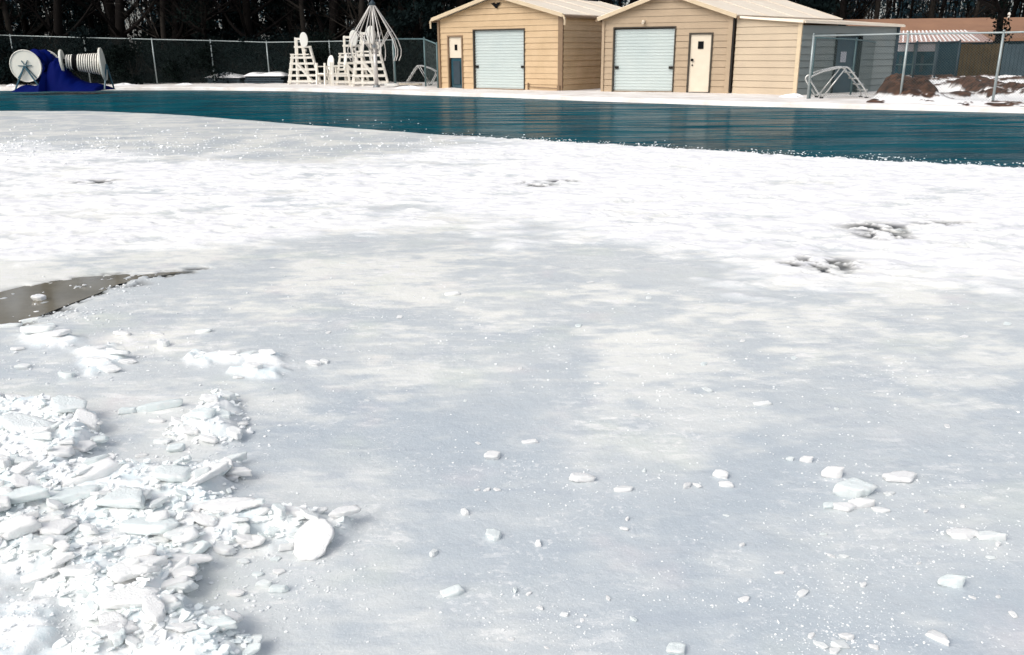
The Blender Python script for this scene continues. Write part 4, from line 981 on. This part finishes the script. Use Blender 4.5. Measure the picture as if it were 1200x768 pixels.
# far wood: one mass of thin stems, twigs and leaf specks
g_ = np.random.default_rng(77)
def strips(n_, xr, yr, zr, wd, tilt):
    x = g_.uniform(*xr, n_); y = g_.uniform(*yr, n_); z0 = g_.uniform(0, zr[0], n_); Ls = g_.uniform(zr[1], zr[2], n_); tx = g_.normal(0, tilt, n_); ty = g_.normal(0, tilt, n_); w_ = wd*g_.uniform(.4, 1.5, n_)
    b0 = np.stack([x, y, z0], -1); b1 = b0+np.stack([tx*Ls, ty*Ls, Ls], -1); wv = np.stack([w_, w_*0, w_*0], -1); wv2 = np.stack([w_*0, w_, w_*0], -1)
    V1 = np.stack([b0-wv, b0+wv, b1+wv*.5, b1-wv*.5], 1); V2 = np.stack([b0-wv2, b0+wv2, b1+wv2*.5, b1-wv2*.5], 1)
    return np.concatenate([V1.reshape(-1, 3), V2.reshape(-1, 3)])
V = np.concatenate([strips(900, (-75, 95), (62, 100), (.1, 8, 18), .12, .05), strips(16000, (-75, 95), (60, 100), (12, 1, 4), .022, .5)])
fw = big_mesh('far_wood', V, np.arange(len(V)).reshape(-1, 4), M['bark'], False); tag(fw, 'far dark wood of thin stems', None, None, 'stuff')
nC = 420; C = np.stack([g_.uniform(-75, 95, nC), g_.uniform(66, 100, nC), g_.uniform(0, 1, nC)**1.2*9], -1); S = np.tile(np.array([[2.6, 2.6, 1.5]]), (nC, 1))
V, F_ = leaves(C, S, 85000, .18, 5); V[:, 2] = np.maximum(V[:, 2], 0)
fu = big_mesh('far_undergrowth', V, F_, M['leaf_haze'], False); tag(fu, 'far undergrowth coloured blue green with haze', None, None, 'stuff')
# ------------------------------------------------------------------ ice pieces
def chunk_mesh(seed, flat, mname, oval=False):
    """a rounded, irregular convex piece of broken ice; unit radius"""
    g2 = np.random.default_rng(seed)
    import bmesh
    bm = bmesh.new(); bmesh.ops.create_icosphere(bm, subdivisions=4, radius=1); me = bpy.data.meshes.new('ice_chunk'); bm.to_mesh(me); bm.free()
    n_ = len(me.vertices); co = np.zeros(n_*3); me.vertices.foreach_get('co', co); co = co.reshape(-1, 3)
    K = 9; a = np.sort(g2.uniform(0, 2*np.pi, K)); nrm = [np.array([np.cos(x), np.sin(x), g2.uniform(-.25, .25)]) for x in a]; dd = list(g2.uniform(.62, 1.0, K))
    nrm += [np.array([g2.normal(0, .12), g2.normal(0, .12), 1]), np.array([g2.normal(0, .08), g2.normal(0, .08), -1])]; dd += [flat, flat]
    for _ in range(3): v_ = g2.normal(size=3); v_[2] *= .9; nrm.append(v_); dd.append(flat*g2.uniform(1.0, 1.5) + .25)
    el = g2.uniform(.62, .95)
    if oval:
        nrm = [np.array([math.cos(x), math.sin(x), g2.uniform(-.15, .15)]) for x in np.linspace(0, 6.283, 15)[:-1]]+[np.array([.05, 0, 1]), np.array([0, .05, -1])]; dd = list(g2.uniform(.86, 1.0, 14))+[flat, flat]; el = .74
    r_ = np.zeros(n_)
    for q, d in zip(nrm, dd):
        q = q/np.linalg.norm(q); s_ = np.clip(co@q, 0, None)/d; r_ += s_**26
    r_ = r_**(-1/26.)
    co = co*r_[:, None]; co[:, 1] *= el
    nn_ = (fbm(co[:, 0]*2.5+seed, co[:, 1]*2.5+co[:, 2]*3, 4, seed)-.5); co *= (1+nn_*.22)[:, None]; co[:, :2] *= (1+(fbm(np.arctan2(co[:, 1], co[:, 0])*3+9, co[:, 0]*0+seed, 2, seed+3)-.5)*.18)[:, None]
    me.vertices.foreach_set('co', co.ravel()); me.polygons.foreach_set('use_smooth', [True]*len(me.polygons)); me.materials.append(M[mname]); me['zext'] = float(-co[:, 2].min()); me.update(); return me
m = bpy.data.materials.new('broken ice'); m.use_nodes = True; t = m.node_tree; b = t.nodes['Principled BSDF']; L = t.links.new
tc = N('ShaderNodeTexCoord'); pos = tc.outputs['Object']; oi = N('ShaderNodeObjectInfo')
tint = ramp(oi.outputs['Random'], .35, 1.0)
c = mixc(tint, (.95, .95, .94), (.85, .925, .92)); c = mixc(mth('MULTIPLY', ramp(noise_(1.6, 5, .65, pos), .50, .68), .45), c, (.95, .94, .92)); c = mixc(mth('MULTIPLY', ramp(noise_(2.6, 4, .6, pos), .60, .75), .3), c, (.66, .80, .83))
L(c, b.inputs['Base Color']); b.inputs['Roughness'].default_value = .5; b.inputs['Subsurface Weight'].default_value = .08; b.inputs['Subsurface Radius'].default_value = (.022, .026, .027); b.inputs['Subsurface Scale'].default_value = 1.0
bp = N('ShaderNodeBump'); bp.inputs['Strength'].default_value = .5; bp.inputs['Distance'].default_value = .03; L(noise_(9, 6, .7, pos), bp.inputs['Height']); L(bp.outputs[0], b.inputs['Normal'])
M['chunk'] = m
CH = [chunk_mesh(100+i, f, 'chunk') for i, f in enumerate([.22, .28, .34, .18, .42, .25, .5, .3, .2, .38, .26, .6, .23, .33])]
CH.append(chunk_mesh(140, .26, 'chunk', True))
def hat(x, y):
    h_ = ice_fields(np.array([x]), np.array([y])); return ZI+float(h_[0][0])
rc = random.Random(3)
n_chunks = 0
def chunk(px, py, wpx, label, group, mi=None, tilt=8, rz=None, sy=1.0, sz=1.0, lift=0.0, nm='ice_chunk', sink=.72):
    global n_chunks
    p = G(px, py, ZI); D_ = (p-CAM).length; r_ = wpx*D_/F/2/.86; me = CH[mi] if mi is not None else rc.choice(CH[:14])
    o_ = bpy.data.objects.new(nm, me); COL.objects.link(o_); sz *= .72; o_.scale = (r_, r_*sy, r_*sz)
    q = Quaternion((0, 0, 1), rc.uniform(0, 6.28) if rz is None else rz); ax = Vector((rc.uniform(-1, 1), rc.uniform(-1, 1), 0)).normalized()
    o_.rotation_mode = 'XYZ'; o_.rotation_euler = (Quaternion(ax, R(rc.uniform(0, tilt))) @ q).to_euler()
    zext = me['zext']*r_*sz
    o_.location = (p.x, p.y, hat(p.x, p.y)+zext*sink+lift); tag(o_, label, 'ice chunk', group); n_chunks += 1; return o_
SLAB = 'ice_slab'
# distinct ones
ov = chunk(367.5, 645, 50, 'large upright oval ice slab at the right tip of the pile', None, 14, 3, 1.3, 1.0, .55)
ov.rotation_euler = (Quaternion((1, 0, 0), R(30)) @ Quaternion((0, 0, 1), R(68))).to_euler(); ov.location.z += .030
chunk(403, 618, 38, 'oblong ice slab pointing right beside the large oval slab', None, 0, 3, .1, .55, .8)
chunk(530, 696, 44, 'wedge shaped ice slab alone in the bottom centre', None, 3, 3, .35, .55, .8)
chunk(1056, 561, 40, 'flat elongated ice slab above and right of the chunk cluster', None, 5, 4, .3, .6, .7)
chunk(1124, 629, 36, 'left slab of the touching flat pair near the right edge', None, 8, 3, .1, .7, .9)
chunk(1157, 630.5, 30, 'right slab of the touching flat pair near the right edge', None, 12, 3, -.3, .6, .9)
chunk(1113, 686, 34, 'flat ice slab below the touching pair at lower right', None, 2, 3, 0, .5, .9)
chunk(679, 562, 30, 'squarish ice chunk in the open centre of the ice', None, 7, 4, .2, .7, .9)
chunk(184, 480, 50, 'long narrow ice slab above the crusty patch', None, 0, 3, .25, .28, .9)
chunk(150.6, 484, 22, 'small rounded slab left of the long narrow slab', None, 9, 3, .2, .6, .8)
chunk(794, 763, 24, 'pale ice chunk cut by the bottom edge near the centre', None, 6, 3, 0, .8, .8)
chunk(579.5, 629.5, 17, 'rounded ice chunk above the wedge shaped slab', None, 11, 5, 0, 1, .8)
chunk(579, 536, 20, 'lone rounded ice lump left of the squarish chunk', None, 6, 5, 0, .9, .8)
chunk(621, 519, 32, 'thin flat white ice sheet in the middle of the ice', None, 3, 2, .1, .45, .5)
chunk(893, 474.5, 34, 'thin flat ice plate near the small dark speck', None, 3, 2, 0, .4, .5)
chunk(530, 345.5, 30, 'flat pale plate of ice at the snow edge', None, 3, 2, 0, .6, .5)
chunk(48, 350, 13, 'small white ice lump standing in the melt puddle', None, 6, 4, 0, .9, 1.2)
chunk(193, 405.5, 12, 'small round ice ball between the crust patches', None, 11, 4, 0, 1, 1.1)
# cluster at the right
for (a, b_, w_) in ((974, 558, 30), (1000.7, 567, 22), (999, 579, 40), (989.6, 596, 26), (1007, 592, 28), (971, 595, 15), (1041, 580, 15), (1029.7, 599, 20), (944, 541, 18), (925, 539.5, 11)):
    chunk(a, b_, w_, 'white ice chunk in the clustered chunks right of centre', 'ice chunks clustered right of centre', None, 4, rc.uniform(-.3, .3), .7, .9)
for (a, b_, w_) in ((963.4, 757.5, 17), (986, 758, 20), (992, 748, 13), (1024.5, 760, 11), (951, 746, 10), (978, 765, 14)):
    chunk(a, b_, w_, 'small ice chunk in the cluster cut by the bottom edge', 'ice chunks at the bottom right of centre', None, 6, None, .8, .9)
for (a, b_, w_) in ((731, 575, 22), (544.6, 602, 15), (631, 638.5, 13), (508, 650, 15), (604, 693, 9), (619.6, 697, 9), (633, 713, 10), (661.5, 721.6, 11), (682.4, 727.6, 9), (713, 702.4, 9), (742.5, 727.6, 11), (731, 621, 11), (735, 610, 9), (851.7, 605, 8), (843, 559, 16), (818, 570, 14), (805, 571, 12), (640, 760, 7), (600, 750, 8), (560, 575, 8), (571, 575, 10), (583, 575, 10), (755, 553, 8)):
    chunk(a, b_, w_, 'small loose ice chip scattered over the centre foreground ice', 'loose ice chips in the centre foreground', None, 8, None, .65, .85)
for (a, b_, w_) in ((873, 703, 14), (1186.7, 722, 16), (1098.4, 748, 26), (940, 697, 17), (914, 672, 11), (1012, 688, 9), (1085, 600, 9), (1128, 594, 8), (1170, 640, 8), (1160, 655, 10), (964, 627, 8), (975, 653, 9), (990, 653, 10), (870, 640, 7), (1140, 702, 8), (1077, 661, 7), (1170, 700, 7), (850, 570, 16)):
    chunk(a, b_, w_, 'small loose ice chip scattered over the right foreground ice', 'loose ice chips in the right foreground', None, 8, None, .65, .85)
for (a, b_, w_) in ((825, 427, 20), (829, 457, 26), (678, 382, 22), (692, 331, 16), (468, 372, 20), (610, 432, 14), (560, 520, 14), (700, 450, 14), (930, 420, 16), (1040, 420, 16), (1130, 395, 18), (745, 487, 18), (980, 480, 14), (1110, 500, 16), (430, 470, 12), (760, 350, 20), (870, 400, 16), (1180, 380, 20), (320, 314, 12), (402, 309, 14), (385, 390, 16), (545, 470, 12)):
    chunk(a, b_, w_, 'flat frosty plate of ice on the middle distance ice', 'frosty ice plates in the middle distance', 3, 2, None, .6, .22)
for (a, b_, w_) in ((235.7, 422, 20), (270, 420, 24), (292, 419, 26), (314, 421, 18), (239.6, 389, 18), (140.6, 422, 30), (112, 428, 28), (143, 392, 20), (70, 398, 28), (47, 394.6, 34), (114.6, 415, 22), (22, 410, 16), (10, 381, 26), (36, 374, 22), (258, 462, 15), (183.6, 392, 14), (60, 383, 14), (128, 436, 22), (150, 426, 16), (300, 437, 22), (280, 444, 14), (80, 442, 16), (30, 432, 16), (370, 428, 18), (380, 425, 14)):
    chunk(a, b_, w_, 'crumbly white ice piece between the melt puddle and the pile', 'crumbly ice pieces below the melt puddle', None, 8, rc.uniform(-.5, .5), .6, .7)
for (a, b_, w_) in ((209, 527.6, 20), (185, 495, 18), (166.4, 535, 13), (256.7, 465, 15), (222, 489, 24), (191, 519, 20), (239, 505, 34), (262, 500, 30), (225, 512, 28), (275, 515, 26), (250, 485, 26), (268, 474, 20), (210, 505, 22), (283, 500, 20), (245, 518, 24), (233, 492, 18)):
    chunk(a, b_, w_, 'white ice piece in the crusty patch above the main pile', 'ice pieces in the crusty patch above the pile', None, 10, rc.uniform(-.5, .5), .7, .8)
TIP = 'ice slab fanned out at the right tip of the pile beside the oval slab'
for (a, b_, w_, sy) in ((337, 645, 22, .6), (328, 671, 15, .8), (309, 687, 22, .6), (327, 693, 24, .6), (347, 619.5, 40, .55), (374, 609, 20, .8), (298, 596, 26, .6), (303, 608, 52, .45), (322, 632, 22, .8), (283, 602, 14, .8), (270.5, 565, 20, .7), (302.6, 674, 13, .8), (277, 697, 20, .7), (324, 656, 12, .8), (285, 660, 12, .8)):
    chunk(a, b_, w_, TIP, 'ice slabs at the right tip of the pile', None, 8, rc.uniform(-.2, .7), sy, .8)
# the pile itself
def inside(P, x, y):
    c_ = False
    for i in range(len(P)):
        (ax_, ay), (bx, by) = P[i], P[(i+1) % len(P)]
        if (ay > y) != (by > y) and x < (bx-ax_)*(y-ay)/(by-ay)+ax_: c_ = not c_
    return c_
PLAB = 'broken white ice slab heaped in the pile at lower left'; PG = 'broken ice slabs in the lower left pile'
placed = []
SH = 0.82
for (a, b_, w_, sy) in ((87.5, 494, 54, .75), (31, 521, 84, .6), (69, 546, 72, .5), (100, 534, 34, .7), (21, 480, 44, .5), (231, 549, 34, .5), (269, 548, 44, .35), (90, 471, 28, .5), (50, 471, 24, .5), (110, 575, 120, .35), (205, 580, 84, .6), (240, 578, 64, .6), (150, 610, 70, .7), (265, 618, 84, .5), (90, 600, 60, .6), (30, 605, 66, .6), (30, 640, 50, .6), (180, 640, 76, .6), (120, 650, 60, .6), (220, 650, 54, .7), (160, 690, 74, .6), (215, 672, 70, .4), (150, 725, 84, .55), (200, 740, 60, .6), (60, 660, 50, .6), (245, 632, 50, .6), (100, 690, 50, .6), (255, 752, 60, .5), (75, 640, 44, .8), (10, 560, 60, .5)):
    if not True: pass
    chunk(a, b_, w_*SH, PLAB, PG, rc.choice((0, 3, 5, 8, 12, 10)), 12, rc.uniform(-.5, .7), sy*1.15, (.6 if w_ > 45 else .85), rc.uniform(0, .015), sink=.35); placed.append((a, b_))
cnt = 0
while cnt < 118:
    a = rc.uniform(-10, 420); b_ = rc.uniform(465, 780)
    if not inside(PILE1, a, b_): continue
    w_ = rc.choice((14, 16, 18, 20, 24, 28, 34, 40))*(.65+.5*(b_-460)/300)
    chunk(a, b_, w_, PLAB, PG, rc.choice((0, 1, 3, 5, 8, 9, 10, 12, 13, 2)), 26, rc.uniform(-.8, .9), rc.uniform(.5, .85), rc.uniform(.7, 1.05), rc.uniform(0, .03), sink=.4); cnt += 1
# crumbs: countless small ice grains
ico_v = []; ph = (1+5**.5)/2
for a in (-1, 1):
    for b_ in (-ph, ph): ico_v += [(0, a, b_), (a, b_, 0), (b_, 0, a)]
ico_v = np.array(ico_v, float); ico_v /= np.linalg.norm(ico_v[0])
import bmesh
bm = bmesh.new()
for v in ico_v: bm.verts.new(v)
bmesh.ops.convex_hull(bm, input=bm.verts); bm.verts.ensure_lookup_table(); bm.verts.index_update(); ico_v = np.array([v.co[:] for v in bm.verts]); ico_f = np.array([[v.index for v in f.verts] for f in bm.faces]); bm.free()
gp = np.random.default_rng(9); CP = []
def crumbs(n_, fx, fy, smin, smax, test=None):
    k = 0; tries = 0
    while k < n_ and tries < n_*30:
        tries += 1; a = fx(); b_ = fy()
        if test and not test(a, b_): continue
        p = G(a, b_, ZI); s = gp.uniform(smin, smax)*(gp.random()**1.6*.8+.35)*(p-CAM).length/F/2; CP.append((p.x, p.y, s)); k += 1
U = gp.uniform; Nn = gp.normal
nmap = lambda a, b_: float(vnoise(np.array([a/70.]), np.array([b_/40.]), 5)[0])
crumbs(2000, lambda: U(-20, 1220), lambda: 330+440*U()**.8, 1, 3.2, lambda a, b_: nmap(a, b_)**3*1.6 > U())
for (cx_, cy_, sx_, sy_, n_, mx_) in ((990, 680, 60, 40, 420, 3.6), (640, 735, 60, 22, 160, 4), (1150, 640, 50, 22, 200, 3.5), (990, 745, 60, 14, 200, 4), (300, 690, 60, 30, 320, 5), (250, 500, 60, 30, 300, 4.5), (120, 425, 90, 16, 260, 4), (350, 650, 60, 40, 220, 4), (1010, 590, 60, 22, 160, 4), (60, 730, 60, 30, 320, 6), (150, 540, 60, 14, 200, 5), (820, 455, 120, 30, 260, 3.5), (700, 570, 80, 20, 160, 3.5), (60, 360, 60, 14, 120, 4), (118, 334, 26, 6, 170, 5), (60, 368, 30, 4, 90, 5), (450, 380, 200, 50, 350, 3.2)):
    crumbs(n_, lambda: Nn(cx_, sx_), lambda: Nn(cy_, sy_), 1.2, mx_, lambda a, b_: b_ < 780 and b_ > 322)
crumbs(900, lambda: U(-20, 560), lambda: 172+Nn(0, 9), 1.2, 4.2, lambda a, b_: b_ < 200 and b_ > 140 and a/560 < U()*1.6)
crumbs(160, lambda: U(-20, 500), lambda: U(140, 175), 1, 3)
crumbs(420, lambda: U(560, 1210), lambda: 0, 1, 3) if False else None
for _ in range(520):      # ragged crumbs along the water's edge
    a = U(520, 1210)*1.0; e_ = np.interp(a, [q[0] for q in EDGE], [q[1] for q in EDGE]); b_ = e_-abs(Nn(0, 2.2))*(.4+a/900)+1.5; p = G(a, b_, ZI); CP.append((p.x, p.y, (p-CAM).length/F/2*U(.8, 3.2)*(.5+U()*.5)))
for _ in range(1500):      # lumps over the pile
    a, b_ = U(-10, 420), U(465, 780)
    if inside(PILE1, a, b_) or inside(PILE2, a, b_): p = G(a, b_, ZI); CP.append((p.x, p.y, (p-CAM).length/F/2*U(3, 7+5*U()**3)))
CP = np.array(CP); hh = ice_fields(CP[:, 0], CP[:, 1])[0]; hidx = CP[:, 2:3]
rotq = gp.normal(size=(len(CP), 3)); J = ico_v[None]*(1+gp.normal(0, .24, (len(CP), len(ico_v), 1)))
ang = gp.uniform(0, 6.28, len(CP)); ca, sa = np.cos(ang)[:, None], np.sin(ang)[:, None]
J[:, :, 2] *= gp.uniform(.25, .6, (len(CP), 1)); J[:, :, 1] *= gp.uniform(.5, 1, (len(CP), 1))
JX = J[:, :, 0]*ca-J[:, :, 1]*sa; JY = J[:, :, 0]*sa+J[:, :, 1]*ca
V = np.stack([CP[:, 0:1]+JX*hidx, CP[:, 1:2]+JY*hidx, (ZI+hh)[:, None]+(J[:, :, 2]+.35)*hidx], -1).reshape(-1, 3)
F_ = (ico_f[None]+(np.arange(len(CP))*len(ico_v))[:, None, None]).reshape(-1, 3)
M['crumb'] = mat('ice crumb', (.88, .89, .89), .6, noise=(4, .4, (.78, .82, .84)))
crm = big_mesh('ice_crumbs', V, F_, M['crumb'], False); tag(crm, 'countless small white ice crumbs strewn over the grey ice', None, None, 'stuff')
# thin splinters of ice filling the pile, too many to count
SP = []
while len(SP) < 900:
    a, b_ = U(-10, 420), U(465, 790)
    if inside(PILE1, a, b_) or inside(PILE2, a, b_): p = G(a, b_, ZI); SP.append((p.x, p.y, (p-CAM).length/F/2*U(7, 19)*(.6+.4*(b_-460)/300)))
SP = np.array(SP); hs_ = ice_fields(SP[:, 0], SP[:, 1])[0]; n_ = len(SP)
ka = np.linspace(0, 2*np.pi, 8)[:-1]; VV = []; FF = []
for i in range(n_):
    rr_ = gp.uniform(.6, 1.05, 7); an = ka+gp.uniform(-.3, .3, 7); th = gp.uniform(.10, .24); el = gp.uniform(.45, .9)
    ring = [Vector((math.cos(x)*q, math.sin(x)*q*el, 0)) for x, q in zip(an, rr_)]
    Rm = Matrix.Rotation(gp.uniform(-.6, .6), 3, 'X') @ Matrix.Rotation(gp.uniform(-.45, .45), 3, 'Y') @ Matrix.Rotation(gp.uniform(0, 6.28), 3, 'Z'); s_ = SP[i, 2]; c_ = Vector((SP[i, 0], SP[i, 1], ZI+hs_[i]+s_*gp.uniform(.1, .5))); b0 = len(VV)
    for zz, sc in ((-th, .9), (-th*.4, 1.0), (th*.5, 1.0), (th, .88)):
        for q in ring: VV.append(tuple(c_+(Rm @ Vector((q.x*sc, q.y*sc, zz)))*s_))
    for l_ in range(3):
        for k in range(7): FF.append((b0+l_*7+k, b0+l_*7+(k+1) % 7, b0+(l_+1)*7+(k+1) % 7, b0+(l_+1)*7+k))
    FF.append(tuple(b0+k for k in range(6, -1, -1))); FF.append(tuple(b0+21+k for k in range(7)))
M['splinter'] = mat('ice splinter', (.86, .93, .925), .5, noise=(7, .8, (.93, .93, .92)))
spl = mesh_obj('ice_splinters', VV, FF, M['splinter']); tag(spl, 'countless thin pale ice splinters packed between the slabs of the pile', None, None, 'stuff')
print('chunks', n_chunks)
